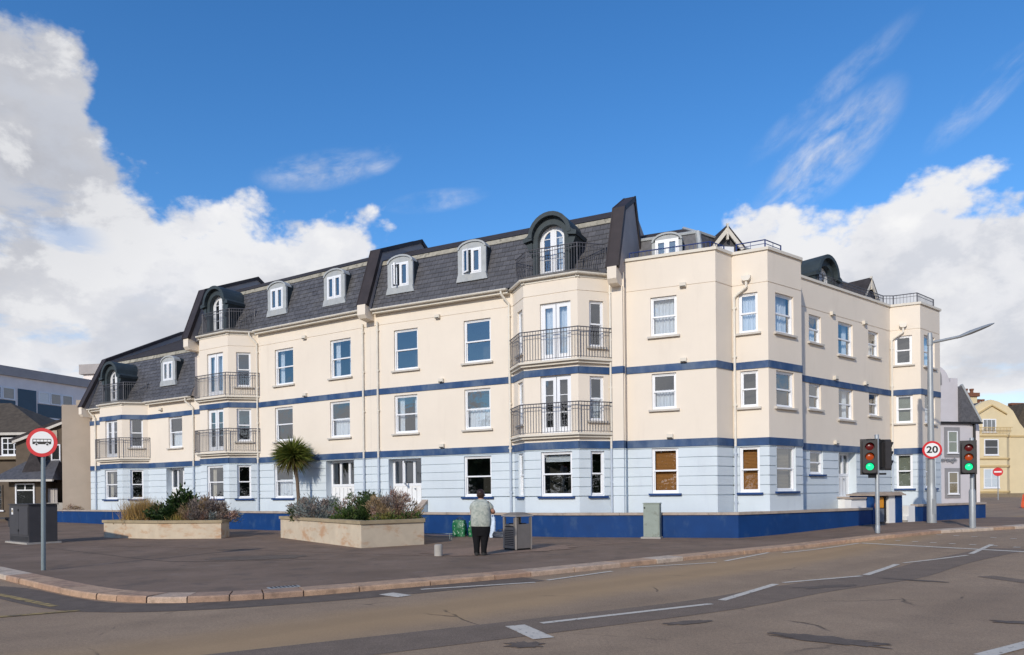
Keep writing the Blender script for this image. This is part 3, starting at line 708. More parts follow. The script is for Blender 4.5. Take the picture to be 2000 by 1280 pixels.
# block E with the end bay
b = newblk(); f6, f7 = between(Q6, Q7), between(Q7, Q8); rE = between(Q4, EE.at(-.6)); EL = 7.47
facade(b, rE, 0, rE.L, [], 10.0)
facade(b, EE, -.6, EL, [(.90, 7.52, .93, 1.10, 'sash', 'half_net'), (3.36, 7.27, 1.24, 1.39, 'sash', 'drapes'), (5.84, 7.52, .95, 1.10, 'sash', 'half_net'),
                       (.85, 4.87, .92, 1.04, 'sash', 'none'), (3.34, 4.59, 1.22, 1.31, 'sash', 'drapes'), (5.84, 4.90, .95, 1.04, 'sash', 'none'),
                       (.92, 2.28, 1.0, .95, 'sash', 'tan_blind'), (3.42, 1.32, 1.5, 1.90, 'door', 0)], 10.0)
facade(b, f6, 0, f6.L, [(.53, 7.28, .68, 1.31, 'sash', 'none'), (.55, 4.63, .66, 1.29, 'sash', 'green_blind'), (.53, 1.68, .65, 1.58, 'sash', 'green_blind')], 10.0)
facade(b, f7, 0, f7.L, [(.98, 7.2, 1.2, 1.42, 'sash', 'drapes'), (.98, 4.63, 1.15, 1.29, 'sash', 'half_net'), (.98, 1.68, 1.1, 1.5, 'sash', 'tan_blind')], 10.0)
Q9 = (Q8[0] - 6 * math.sin(R(39)), Q8[1] + 6 * math.cos(R(39)))
f8 = between(Q8, Q9); facade(b, f8, 0, f8.L, [], 10.0)
finish(b)
# closed back of the building
bk = M()
back = [AB.at(tA), AB.at(tA, -11), AB.at(6.93, -8.5), C.at(11, -7), (14.5, 38.5), Q9]
for a, c in zip(back, back[1:]):
    F = between(a, c); zt = 6.8 if a == back[0] else 9.4
    bk.face([F.fn(0, 0, 0), F.fn(F.L, 0, 0), F.fn(F.L, 0, zt), F.fn(0, 0, zt)], 'beige_render')
part(bk, 'rear_wall')
part(ROOMS, 'room_interior')
# beige flank wall seen past the left end
fl = M(); FL = Facet(AB.at(tA, -.6), -22)
fl.box(-2.0, .4, 0, .3, 0, 7.15, 'beige_render', FL.fn); part(fl, 'flank_wall')

# entrance doors of the ground floor
def entrance(F, t, z0, w, h, lights, side=True, openleaf=False):
    """white door with tall lights above boarded panels, set back in its opening"""
    x0, x1 = -w / 2, w / 2; m = M(); Y = .33
    zsplit = h * .48
    fr_rect(m, x0, x1, 0, h, .05, Y, Y + .08)
    m.box(x0 + .05, x1 - .05, Y + .02, Y + .06, .05, zsplit, 'white_paint')
    n = max(2, int(w / .22))
    for i in range(1, n): m.box(x0 + w * i / n - .006, x0 + w * i / n + .006, Y + .012, Y + .0195, .09, zsplit - .06, 'surround_grey')
    m.box(x0 + .05, x1 - .05, Y, Y + .07, zsplit, zsplit + .06, 'upvc')
    o = link('entrance_door', m.mesh('entrance_door'), BLD, loc=(*F.at(t), z0), rz=-R(F.phi)); o.matrix_parent_inverse = BLD_INV
    iw = (w - .1) / lights
    for i in range(lights):
        a = x0 + .05 + iw * i
        q = M(); fr_rect(q, a + .004, a + iw - .004, zsplit + .06, h - .05, .05, Y - .005, Y + .075); fo = q.obj('light_frame', o)
        link('pane', pane_mesh(iw - .11, h - zsplit - .21), o, loc=(a + iw / 2, Y + .04, zsplit + .11))
    if openleaf:
        q = M(); fr_rect(q, 0, iw * .9, zsplit + .1, h - .1, .045, 0, .05); lf = q.obj('open_leaf', o); lf.location = (x0 + .05 + iw, Y - .01, 0); lf.rotation_euler = (0, 0, R(-62))
    q = M(); q.tube((x0 + w * .68, Y - .05, zsplit - .12), (x0 + w * .68, Y + .01, zsplit - .12), .03, 'steel'); q.obj('handle', o)
    room(F, t, w, z0, h, .4, .45)
entrance(AB, -7.05, 1.0, 1.6, 2.18, 3); entrance(AB, 5.11, .95, 1.72, 2.24, 3); entrance(C, 1.72, .95, 1.66, 2.2, 3, openleaf=True); entrance(EE, 3.42, 1.32, 1.5, 1.9, 3)
for F, t in ((AB, 5.2), (C, 1.8)):
    st = M(); st.box(t - .9, t + .85, -.55, .35, .1, .94, 'coping_stone', F.fn); part(st, 'door_step')
    st = M(); st.box(t - .9, t + .85, -.85, -.552, .1, .74, 'coping_stone', F.fn); part(st, 'door_step')
st = M(); st.box(2.6, 4.25, -.6, .35, .1, 1.31, 'white_paint', EE.fn); part(st, 'door_landing')
st = M(); st.box(2.5, 4.35, -.68, .0, 1.312, 1.37, 'coping_stone', EE.fn); part(st, 'landing_slab')
ck = M(); ck.prism([(0, .1), (1.15, .1), (1.15, .55), (0, 1.33)], 0, .2, 'pale_blue', lambda x, y, z: C.fn(2.62 + y, -x, z))
ck.prism([(-.03, 1.33), (0, 1.43), (1.2, .66), (1.2, .55)], -.04, .24, 'coping_stone', lambda x, y, z: C.fn(2.62 + y, -x, z))
part(ck, 'stair_cheek')

# ------------------------------------------------------------------ roofs
def slate_mesh():
    def b():
        m = M(); m.face([(-.144, 0, .026), (.144, 0, .026), (.144, .235, .008), (-.144, .235, .008)], 'slate'); m.face([(-.144, 0, .002), (.144, 0, .002), (.144, 0, .026), (-.144, 0, .026)], 'slate')
        for x in (-.144, .144): m.face([(x, 0, .002), (x, .235, .002), (x, .235, .008), (x, 0, .026)], 'slate')
        return m.mesh('slate')
    return cached('slate', b)
def mansard(F, t0, t1, eave, knee, ridge, back, name='roof', single=None):
    m = M(); f = F.fn
    de, ze = eave; dk, zk = knee; dr, zr = ridge; db, zb = back
    m.face([f(t0, de, ze), f(t1, de, ze), f(t1, dk, zk), f(t0, dk, zk)], 'slate_dark')
    m.face([f(t0, dk + .03, zk + .2), f(t1, dk + .03, zk + .2), f(t1, dr, zr), f(t0, dr, zr)], 'slate_dark')
    m.face([f(t0, dr, zr), f(t1, dr, zr), f(t1, db, zb), f(t0, db, zb)], 'slate_dark')
    m.face([f(t0, db, zb), f(t1, db, zb), f(t1, db + .5, 6), f(t0, db + .5, 6)], 'slate_dark')
    # end gables close the roof
    for t in (t0, t1): m.face([f(t, de, ze), f(t, dk, zk), f(t, dr, zr), f(t, db, zb), f(t, db + .5, 6)], 'party_grey')
    r = part(m, name)
    q = M(); q.prism([(dk - .05, zk - .02), (dk + .02, zk + .17), (dk + .10, zk + .2), (dk + .10, zk)], t0 + .01, t1 - .01, 'flashing', lambda a, b, c: F.fn(b, a, c)); q.obj('flashing', r)
    # slates, course upon course
    s = M(); L = math.hypot(dk - de, zk - ze); ux, uz = (dk - de) / L, (zk - ze) / L; nx, nz = -uz, ux
    rnd = random.Random(int(t0 * 10) + 5); row = 0; a = 0; cnt = 0
    while a < L - .02:
        t = t0 + (-.15 if row % 2 else 0)
        while t < t1 - .02:
            ta, tb = max(t, t0), min(t + .30, t1); e = rnd.uniform(0, .010); w0 = .024 + e; g_ = .006
            b0, b1 = a, min(a + .235, L)
            P = [(ta + g_, b0 + rnd.uniform(0, .008), w0), (tb - g_, b0 + rnd.uniform(0, .008), w0 + rnd.uniform(-.004, .004)), (tb - g_, b1, .008), (ta + g_, b1, .008)]
            wq = [f(tt, de + ux * bb + nx * oo, ze + uz * bb + nz * oo) for tt, bb, oo in P]
            if single is not None and cnt < 300 and ta >= single and tb - ta > .28:
                cnt += 1; q = f(ta + .15, de + ux * b0, ze + uz * b0); o = link('slate', slate_mesh(), r)
                ax = Vector((F.d.x, F.d.y, 0)); ay = Vector((-F.n.x * ux, -F.n.y * ux, uz)); an = ax.cross(ay) * -1 if ax.cross(ay).dot(Vector((F.n.x, F.n.y, 0))) < 0 else ax.cross(ay)
                o.matrix_local = Matrix(((ax.x, ay.x, an.x, q[0]), (ax.y, ay.y, an.y, q[1]), (ax.z, ay.z, an.z, q[2]), (0, 0, 0, 1))) @ Matrix.Translation((0, rnd.uniform(0, .008), 0)) @ Matrix.Rotation(rnd.uniform(-.012, .012), 4, 'Z')
                t += .30; continue
            s.face(wq, 'slate')
            lo = [f(tt, de + ux * bb + nx * .002, ze + uz * bb + nz * .002) for tt, bb, oo in P[:2]]
            s.face([lo[0], lo[1], wq[1], wq[0]], 'slate')
            t += .30
        a += .215; row += 1
    s.obj('slates', r, kind='stuff', fix=False)
    return r
def gutter_line(m, F, t0, t1, z, d=-.32):
    """half-round gutter on a boarded eaves soffit"""
    n = 8; P = [(d + .07 * math.cos(math.pi + math.pi * i / n), z - .0 + .07 * math.sin(math.pi + math.pi * i / n)) for i in range(n + 1)]
    P = P + [(d + .062, z + .012), (d - .062, z + .012)]
    m.prism(P, t0, t1, 'gutter', lambda a, b, c: F.fn(b, a, c))
    m.prism([(d + .075, z - .15), (d + .10, z - .15), (d + .10, z + .02), (d + .075, z + .02)], t0, t1, 'gutter', lambda a, b, c: F.fn(b, a, c))
    m.prism([(d + .10, z - .15), (.02, z - .15), (.02, z - .12), (d + .10, z - .12)], t0, t1, 'cream_trim', lambda a, b, c: F.fn(b, a, c))
rA = mansard(AB, tA + .2, tAB - .2, (-.22, 6.86), (.75, 9.45), (6.0, 12.1), (9, 10))
rB = mansard(AB, tAB + .2, 6.75, (-.22, 9.57), (.56, 11.75), (2.6, 12.98), (5.0, 11.8))
rC = mansard(C, .22, 10.9, (-.22, 9.5), (.55, 11.58), (2.6, 12.80), (5.0, 11.6), single=2.35)
for F, t0, t1, z in ((AB, tA + .3, -13.7, 6.82), (AB, -9.35, tAB - .25, 6.82), (AB, -.22, 6.7, 9.54), (C, .3, 6.75, 9.47)): gm = M(); gutter_line(gm, F, t0, t1, z); part(gm, 'gutter', smooth=True)
for bb, z in ((bA, 6.82), (bB, 9.54), (bC, 9.47)):
    for F in bb:
        gm = M(); gutter_line(gm, F, -.08, F.L + .08, z, -.1); part(gm, 'gutter', smooth=True)
def party(F, t, w, prof, zbase, corbel_z, name='party_wall'):
    """raised wall between two roofs: grey cheeks, dark clad top, corbel stone at the eaves. prof: front foot, knee, ridge, rear (d, z)"""
    m = M(); P = prof
    body = [(.04, zbase), (.04, P[0][1] - .2), (P[0][0] + .06, P[0][1])] + [(d + .05, z - .06) for d, z in P[1:-1]] + [(P[-1][0] - .05, P[-1][1]), (P[-1][0] - .05, zbase)]
    m.prism([(a, c) for a, c in body], t - w / 2 + .04, t + w / 2 - .04, 'party_grey', lambda a, b, c: F.fn(b, a, c))
    o = part(m, name)
    q = M()
    for (d0, z0), (d1, z1) in zip(P, P[1:]):
        L = math.hypot(d1 - d0, z1 - z0); ux, uz = (d1 - d0) / L, (z1 - z0) / L; nx, nz = -uz, ux
        q.prism([(d0, z0), (d1, z1), (d1 - nx * .09, z1 - nz * .09), (d0 - nx * .09, z0 - nz * .09)], t - w / 2, t + w / 2, 'cladding', lambda a, b, c: F.fn(b, a, c))
        # drip edges and cover strips
        q.prism([(d0 + nx * .012, z0 + nz * .012), (d1 + nx * .012, z1 + nz * .012), (d1 - nx * .16, z1 - nz * .16), (d0 - nx * .16, z0 - nz * .16)], t + w / 2 - .03, t + w / 2 + .02, 'cladding', lambda a, b, c: F.fn(b, a, c))
        q.prism([(d0 + nx * .012, z0 + nz * .012), (d1 + nx * .012, z1 + nz * .012), (d1 - nx * .16, z1 - nz * .16), (d0 - nx * .16, z0 - nz * .16)], t - w / 2 - .02, t - w / 2 + .03, 'cladding', lambda a, b, c: F.fn(b, a, c))
    q.obj('coping', o)
    c = M(); z = corbel_z
    c.prism([(-.62, z), (-.62, z - .42), (-.5, z - .56), (.02, z - .60), (.02, z)], t - w / 2 + .05, t + w / 2 - .05, 'cream', lambda a, b, cc: F.fn(b, a, cc)); c.obj('corbel', o)
    return o
party(AB, tA + .1, .42, [(-.65, 6.95), (.80, 9.95), (6.0, 12.6), (9, 10.6)], 6.0, 6.95)
party(AB, tAB - .03, .50, [(-.68, 9.72), (.34, 12.42), (3.7, 13.9), (6.8, 12)], 6.2, 9.72)
party(C, .02, .52, [(-.60, 9.65), (.40, 12.25), (3.6, 13.65), (6.5, 12)], 8.0, 9.65)
party(C, 11.06, .44, [(-.62, 9.58), (.22, 11.95), (1.55, 12.78), (2.3, 11.0), (3, 9.5)], 8.0, 9.58)
pil = M(); pil.box(10.86, 11.27, -.10, .6, ZL1, 9.0, 'cream', C.fn); part(pil, 'pilaster')
pil = M(); wall(pil, C.sub(0, .10), 10.86, 11.27, .1, ZL0, [], 'pale_blue', GRO)
for t_ in (10.86, 11.27): pil.face([C.fn(t_, -.10, .1), C.fn(t_, .6, .1), C.fn(t_, .6, ZL0), C.fn(t_, -.10, ZL0)], 'pale_blue')
part(pil, 'pilaster_base')
for z0, z1 in ((ZL0 + .002, ZL1 - .002), (ZU0, ZU1)): q = M(); q.box(10.85, 11.28, -.125, -.06, z0, z1, 'band_blue', C.fn); part(q, 'blue_band')
def small_dormer(F, t, z0, dface, w=1.22, h=1.45, lean='closed'):
    """lead-clad dormer with a segmental top and a white casement"""
    fn = lambda x, y, z: F.fn(t + x, dface + y, z0 + z)
    hs = h - .28; n = 10
    arch = [(w / 2 * math.cos(math.pi * i / n), hs + .28 * math.sin(math.pi * i / n)) for i in range(n + 1)]
    m = M(); m.prism([(-w / 2, 0), (w / 2, 0)] + arch[0:1] + arch[1:], .03, 1.3, 'lead_dark', fn)
    # front surround: jambs, arched head and apron
    wi, hi, zi = .86, 1.0, .16
    m.box(-w / 2 - .03, -wi / 2, -.03, .06, 0, hs, 'lead_pale', fn); m.box(wi / 2, w / 2 + .03, -.03, .06, 0, hs, 'lead_pale', fn)
    head = [(-wi / 2 - .02, zi + hi), (wi / 2 + .02, zi + hi)] + [((w / 2 - .03) * math.cos(math.pi * i / n), max(zi + hi, hs - .02 + .28 * math.sin(math.pi * i / n))) for i in range(n + 1)]
    m.prism(head, -.02, .06, 'lead_pale', fn)
    for i in range(n):   # rolled lead edge
        a0, a1 = math.pi * i / n, math.pi * (i + 1) / n; r = w / 2 + .04
        m.prism([(r * math.cos(a0), hs + .32 * math.sin(a0)), (r * math.cos(a1), hs + .32 * math.sin(a1)), ((r - .07) * math.cos(a1), hs + .25 * math.sin(a1)), ((r - .07) * math.cos(a0), hs + .25 * math.sin(a0))], -.07, .3, 'lead_pale', fn)
    m.prism([(-w / 2 - .10, -.12), (w / 2 + .10, -.12), (w / 2 + .02, .16), (-w / 2 - .02, .16)], -.07, .07, 'lead_pale', fn)
    o = part(m, 'dormer')
    q = M(); T = lambda x, y, z: fn(x, y - .02, z + zi)
    def rect(x0, x1, z0_, z1, wd, y0, y1):
        for bx in ((x0, x0 + wd, z0_, z1), (x1 - wd, x1, z0_, z1), (x0 + wd, x1 - wd, z1 - wd, z1), (x0 + wd, x1 - wd, z0_, z0_ + wd)): q.box(bx[0], bx[1], y0, y1, bx[2], bx[3], 'upvc', T)
    rect(-wi / 2, wi / 2, 0, hi, .045, -.02, .06); q.box(-.03, .03, -.02, .06, .045, hi - .045, 'upvc', T)
    if lean == 'closed':
        for a, c in ((-wi / 2 + .05, -.035), (.035, wi / 2 - .05)): rect(a, c, .05, hi - .05, .06, -.03, .04)
    else: rect(.035, wi / 2 - .05, .05, hi - .05, .06, -.03, .04)
    q.obj('casement_frame', o)
    p = M()
    sides = ((-wi / 2 + .11, -.095), (.095, wi / 2 - .11)) if lean == 'closed' else ((.095, wi / 2 - .11),)
    for a, c in sides: p.face([T(a, .005, .11), T(c, .005, .11), T(c, .005, hi - .11), T(a, .005, hi - .11)], 'glass')
    p.obj('pane', o)
    k = M(); k.box(-wi / 2 + .02, wi / 2 - .02, .25, .27, .05, hi, 'net' if lean != 'open' else 'interior', T)
    if lean != 'closed': k = M(); k.box(.05, wi / 2 - .03, .12, .13, .05, hi, 'net', T); k.box(-wi / 2 + .05, .0, .30, .31, .05, hi, 'interior', T)
    k.obj('curtain', o)
    if lean != 'closed':
        q = M(); ang = R(-75 if lean == 'open' else -28); wl = wi / 2 - .085; ca, sa = math.cos(ang), math.sin(ang)
        pv = -wi / 2 + .05
        if lean == 'open': U = lambda x, y, z: T(pv + wl * .5 + x * ca - y * sa, -.04 + (x - wl * .3) * sa + y * ca, z)
        else: U = lambda x, y, z: T(pv + x * ca - y * sa, -.04 + x * sa + y * ca, z)
        for bx in ((0, .055, .05, hi - .05), (wl - .055, wl, .05, hi - .05), (.055, wl - .055, hi - .105, hi - .05), (.055, wl - .055, .05, .105)): q.box(bx[0], bx[1], -.02, .03, bx[2], bx[3], 'upvc', U)
        lf = q.obj('open_leaf', o)
        q = M(); q.face([U(.055, 0, .105), U(wl - .055, 0, .105), U(wl - .055, 0, hi - .105), U(.055, 0, hi - .105)], 'glass'); q.obj('pane', o)
    return o
small_dormer(AB, -7.58, 7.72, .02, 1.22, 1.45)
small_dormer(AB, 1.16, 10.26, -.02); small_dormer(AB, 4.93, 10.2, -.02)
small_dormer(C, 1.62, 10.17, -.02, lean='open'); small_dormer(C, 5.08, 10.2, -.02, lean='ajar')
def arch_dormer(F, t, z0, d0=.0, s=1.0, depth=1.9, hop=0):
    """tall arched dormer door under a deep curved lead hood with flared shoulders"""
    fn = lambda x, y, z: F.fn(t + x * s, d0 + y, z0 + z * s)
    zs = 1.34; ri, ro = .53, .80; n = 14; m = M()
    inner = [(ri * math.cos(math.pi * i / n), zs + ri * math.sin(math.pi * i / n)) for i in range(n + 1)]
    outer = [(ro * math.cos(math.pi * i / n), zs + .08 + (ro + .04) * math.sin(math.pi * i / n)) for i in range(n + 1)]
    for i in range(n):
        m.prism([inner[i], outer[i], outer[i + 1], inner[i + 1]], .0, depth, 'lead_dark', fn)
    for sx in (-1, 1):
        m.prism([(sx * ri, 0), (sx * .74, 0), (sx * .74, zs - .35), (sx * ro, zs + .08), (sx * ri, zs)], .0, depth, 'lead_dark', fn)
        m.prism([(sx * (ro - .1), zs + .02), (sx * 1.04, zs - .04), (sx * 1.06, zs + .10), (sx * .90, zs + .17), (sx * (ro - .1), zs + .42)], -.16, depth - .2, 'lead_dark', fn)
        m.prism([(sx * .74, zs - .62), (sx * 1.0, zs - .04), (sx * (ro - .05), zs - .02), (sx * .74, zs - .2)], -.04, depth - .3, 'lead_dark', fn)
    for i in range(n):   # projecting rolled hood
        a0, a1 = math.pi * i / n, math.pi * (i + 1) / n; r0, r1 = ro - .10, ro + .05
        m.prism([(r0 * math.cos(a0), zs + .10 + r0 * math.sin(a0)), (r1 * math.cos(a0), zs + .10 + r1 * math.sin(a0)), (r1 * math.cos(a1), zs + .10 + r1 * math.sin(a1)), (r0 * math.cos(a1), zs + .10 + r0 * math.sin(a1))], -.18, depth, 'lead_dark', fn)
    o = part(m, 'arched_dormer')
    q = M()   # white arched door: frame, two leaves
    r2 = ri - .07; ri_ = [(r2 * math.cos(math.pi * i / n), zs + r2 * math.sin(math.pi * i / n)) for i in range(n + 1)]
    for i in range(n): q.prism([ri_[i], inner[i], inner[i + 1], ri_[i + 1]], .22, .32, 'upvc', fn)
    for sx in (-1, 1): q.prism([(sx * r2, 0), (sx * ri, 0), (sx * ri, zs), (sx * r2, zs)], .22, .32, 'upvc', fn)
    q.box(-.05, .05, .23, .31, 0, zs + r2 - .01, 'upvc', fn)
    for sx in (-1, 1):
        q.prism([(sx * .05, 0), (sx * r2, 0), (sx * r2, .25), (sx * .05, .25)], .24, .30, 'upvc', fn)
        q.prism([(sx * (r2 - .09), .25), (sx * r2, .25), (sx * r2, zs), (sx * (r2 - .09), zs)], .24, .30, 'upvc', fn)
        q.prism([(sx * .05, .25), (sx * .12, .25), (sx * .12, zs + .36), (sx * .05, zs + .40)], .24, .30, 'upvc', fn)
        for zb in (.66, 1.05, 1.42): q.prism([(sx * .12, zb), (sx * (r2 - .08), zb), (sx * (r2 - .08), zb + .025), (sx * .12, zb + .025)], .25, .29, 'upvc', fn)
        arc = [(sx * r2 * math.cos(a), zs + r2 * math.sin(a)) for a in [math.pi / 2 * i / 6 for i in range(7)]]
        arc2 = [(sx * (r2 - .08) * math.cos(a), zs + (r2 - .08) * math.sin(a)) for a in [math.pi / 2 * i / 6 for i in range(7)]]
        for i in range(6): q.prism([arc[i], arc[i + 1], arc2[i + 1], arc2[i]], .24, .30, 'upvc', fn)
    q.obj('arched_door', o)
    p = M(); p.face([fn(x, .27, z) for x, z in [(-r2, .2), (r2, .2)] + ri_], 'glass'); p.obj('pane', o, fix=False)
    c = M(); c.face([fn(x, .5, z) for x, z in [(.02, .1), (r2, .1)] + [q_ for q_ in ri_ if q_[0] > .02] + [(.02, zs + r2)]], 'net'); c.face([fn(x, .8, z) for x, z in [(-r2, .1), (.02, .1), (.02, zs + r2)] + [q_ for q_ in ri_ if q_[0] < 0]], 'interior'); c.obj('curtain', o, fix=False)
    return o
arch_dormer(C, 8.74, 9.60, -.60, depth=2.3); arch_dormer(AB, -2.6, 9.68, -.60, depth=2.3); arch_dormer(AB, -12.0, 6.97, -.58, depth=2.7)
# ------------------------------------------------------------------ railings
def railing(pts, h, mat='rail_grey', name='balcony_railing', gap=.105, bottom=.06, bow=0, second=True):
    """pts: 3-D polyline at floor level"""
    m = M(); bal = M(); P = [Vector(p) for p in pts]; up = Vector((0, 0, 1))
    for a, b in zip(P, P[1:]):
        m.tube(a + up * h, b + up * h, .020, mat, 6); m.tube(a + up * bottom, b + up * bottom, .013, mat, 4)
        if second: m.tube(a + up * (h - .13), b + up * (h - .13), .012, mat, 4)
        n = max(1, int((b - a).length / gap)); d = (b - a).normalized(); s = Vector((-d.y, d.x, 0))
        for i in range(1, n):
            q = a.lerp(b, i / n); bal.box(-.007, .007, -.007, .007, bottom, h, mat, lambda x, y, z: tuple(q + d * x + s * y + up * z))
    for p in P: m.box(-.018, .018, -.018, .018, 0, h + .01, mat, lambda x, y, z: tuple(p + Vector((x, y, z))))
    o = part(m, name); bal.obj('balusters', o, kind='stuff'); return o
def bay_pts(w, tl, tr, p, off, z):
    k = off * math.tan(R(22.5)); e = 0.0
    a = w.at(tl - off * .9, 0); b_ = w.at(tl + p - k, p + off); c = w.at(tr - p + k, p + off); d = w.at(tr + off * .9, 0)
    return [(v.x, v.y, z) for v in (a, b_, c, d)]
def slab(w, tl, tr, p, off, z, th=.1, mat='cream_trim', name='balcony_slab', rim=0):
    m = M(); P = bay_pts(w, tl, tr, p, off, z); Q = bay_pts(w, tl, tr, p, .0, z)
    m.face([q for q in P], mat); n = len(P)
    m.face([(x, y, z - th) for x, y, _ in reversed(P)], mat)
    for a, b_ in zip(P, P[1:]): m.face([a, (a[0], a[1], z - th), (b_[0], b_[1], z - th), b_], mat)
    return part(m, name)
for w, tl, tr, p, zs in ((AB, -13.56, -9.49, .93, (3.78,)), (AB, -4.44, -.37, .93, (3.78, 6.45)), (C, 6.85, 10.75, .88, (3.78, 6.42))):
    for z in zs:
        slab(w, tl, tr, p, .24, z, .07); slab(w, tl, tr, p, .14, z - .07, .09)
        railing(bay_pts(w, tl, tr, p, .2, z), 1.10)
for w, tl, tr, p, z in ((AB, -13.56, -9.49, .93, 6.96), (AB, -4.44, -.37, .93, 9.68), (C, 6.85, 10.75, .88, 9.60)):
    slab(w, tl, tr, p, -.02, z, .14, 'terrace', 'terrace_floor'); railing(bay_pts(w, tl, tr, p, -.15, z), 1.0, 'rail_grey', 'terrace_railing')
# ------------------------------------------------------------------ corner roofs (blocks D and E)
cp = M()
def coping_run(m, P, z, w=.30, th=.10, out=.06, mat='cream_trim'):
    P = [Vector(p) for p in P]
    def offl(d):
        r = []
        for i, p in enumerate(P):
            a = (P[i] - P[i - 1]).normalized() if i > 0 else (P[1] - P[0]).normalized(); b_ = (P[i + 1] - P[i]).normalized() if i < len(P) - 1 else a
            na, nb = Vector((a.y, -a.x)), Vector((b_.y, -b_.x)); n = (na + nb).normalized(); r.append(p + n * (d / max(.35, n.dot(na))))
        return r
    A, B = offl(out), offl(out - w)
    for i in range(len(P) - 1):
        a, b_, c, d = A[i], A[i + 1], B[i + 1], B[i]
        m.face([(a.x, a.y, z), (b_.x, b_.y, z), (c.x, c.y, z), (d.x, d.y, z)], mat); m.face([(a.x, a.y, z - th), (d.x, d.y, z - th), (c.x, c.y, z - th), (b_.x, b_.y, z - th)], mat)
        m.face([(a.x, a.y, z - th), (b_.x, b_.y, z - th), (b_.x, b_.y, z), (a.x, a.y, z)], mat); m.face([(c.x, c.y, z - .6), (d.x, d.y, z - .6), (d.x, d.y, z), (c.x, c.y, z)], mat)
PAR = [D.at(-3.2), Q1, Q2, Q3, Q4, EE.at(-.45), Q6, Q7, Q8, Q9]
coping_run(cp, PAR, 10.04); part(cp, 'parapet_coping')
tf = M(); tf.face([(*v, 9.6) for v in [Vector(q) for q in PAR] + [Vector((14.5, 38.5)), C.at(11, -7)]], 'terrace'); part(tf, 'terrace_floor')
# mansard over D and E: front faces set back behind the parapet
def hipped(lines, name='corner_roof'):
    """lines: three plan polylines (base, knee, ridge) of equal length with z"""
    m = M()
    for i in range(len(lines) - 1):
        (A, za, mt), (B, zb, _) = lines[i], lines[i + 1]
        for j in range(len(A) - 1): m.face([(*A[j], za), (*A[j + 1], za), (*B[j + 1], zb), (*B[j], zb)], mt)
    return part(m, name)
def cornerpt(dd, de):   # intersection of D set back dd and E set back de
    p, d1 = D.at(0, -dd), D.d; q, d2 = EE.at(0, -de), EE.d
    den = d1.x * d2.y - d1.y * d2.x; t = ((q.x - p.x) * d2.y - (q.y - p.y) * d2.x) / den; return p + d1 * t
tE = 8.2
def rl(dd, de): return [D.at(-3.35, -dd), cornerpt(dd, de), EE.at(tE, -de)]
rD = hipped([(rl(1.55, 1.3), 9.6, 'slate'), (rl(1.95, 1.7), 11.3, 'slate_dark'), (rl(3.3, 3.0), 12.0, 'slate_dark'), (rl(5.2, 5.0), 11.5, 'slate_dark')])
hp = M()
a, b_ = cornerpt(1.55, 1.3), cornerpt(1.95, 1.7); hp.tube((*a, 9.6), (*b_, 11.32), .10, 'lead_pale', 6); c = cornerpt(3.3, 3.0); hp.tube((*b_, 11.3), (*c, 12.02), .07, 'lead_pale', 6)
for p, q in zip(rl(1.95, 1.7), rl(1.95, 1.7)[1:]): hp.tube((*p, 11.32), (*q, 11.32), .07, 'lead_pale', 6)
hp.obj('hip_flashing', rD)
small_dormer(D, -1.92, 9.86, 1.40, 1.06, 1.38)
def gablet(F, t, z0, d0, w=1.5, h=.95, depth=1.8):
    """timber gable dormer: slate slopes, white bargeboards and finial"""
    fn = lambda x, y, z: F.fn(t + x, d0 + y, z0 + z); m = M(); k = h / (w / 2)
    m.prism([(-w / 2 + .1, -1.2), (w / 2 - .1, -1.2), (w / 2 - .1, .1 * k), (0, h - .04), (-w / 2 + .1, .1 * k)], .1, depth, 'slate', fn)
    for sx in (-1, 1): m.prism([(sx * (w / 2 + .12), -.12 * k), (0, h), (0, h + .06), (sx * (w / 2 + .12), -.12 * k + .06)], -.12, depth, 'slate_dark', fn)
    o = part(m, 'gable_dormer'); q = M()
    for sx in (-1, 1): q.prism([(sx * (w / 2 + .10), -.12 * k - .01), (0, h - .01), (0, h - .24), (sx * (w / 2 - .02), -.02 * k - .2)], -.11, -.05, 'cream_trim', fn)
    q.box(-.035, .035, -.13, -.03, h - .5, h + .1, 'cream_trim', fn); q.obj('bargeboard', o)
    r = M(); r.box(-w / 2 + .25, w / 2 - .25, .05, .098, -1.0, -.05, 'upvc', fn); r.obj('window_frame', o)
    return o
gablet(Facet((8.15, 26.9), -7), 0, 10.90, 0, 1.12, .66, 1.2); gablet(EE, 6.6, 10.45, .5, 1.2, .75, 1.4)
arch_dormer(EE, 2.35, 9.08, .3, 1.0, 1.5)
railing([(*D.at(-3.05, -.25), 10.04), (*D.at(-.2, -.25), 10.04), (*f2.at(f2.L - .1, -.25), 10.04)], .28, 'rail_blue', 'terrace_railing', .14, .05, second=False)
railing([(*f3.at(.1, -.25), 10.04), (*f3.at(f3.L - .12, -.25), 10.04), (*f4.at(1.2, -.25), 10.04)], .34, 'rail_blue', 'terrace_railing', .4, .05)
railing([(*EE.at(1.6, -.25), 10.04), (*EE.at(EL - .1, -.25), 10.04), (*f6.at(.15, -.25), 10.04), (*f6.at(f6.L - .1, -.2), 10.04), (*f7.at(f7.L - .15, -.2), 10.04)], .46, 'rail_grey', 'terrace_railing', .13, .05)
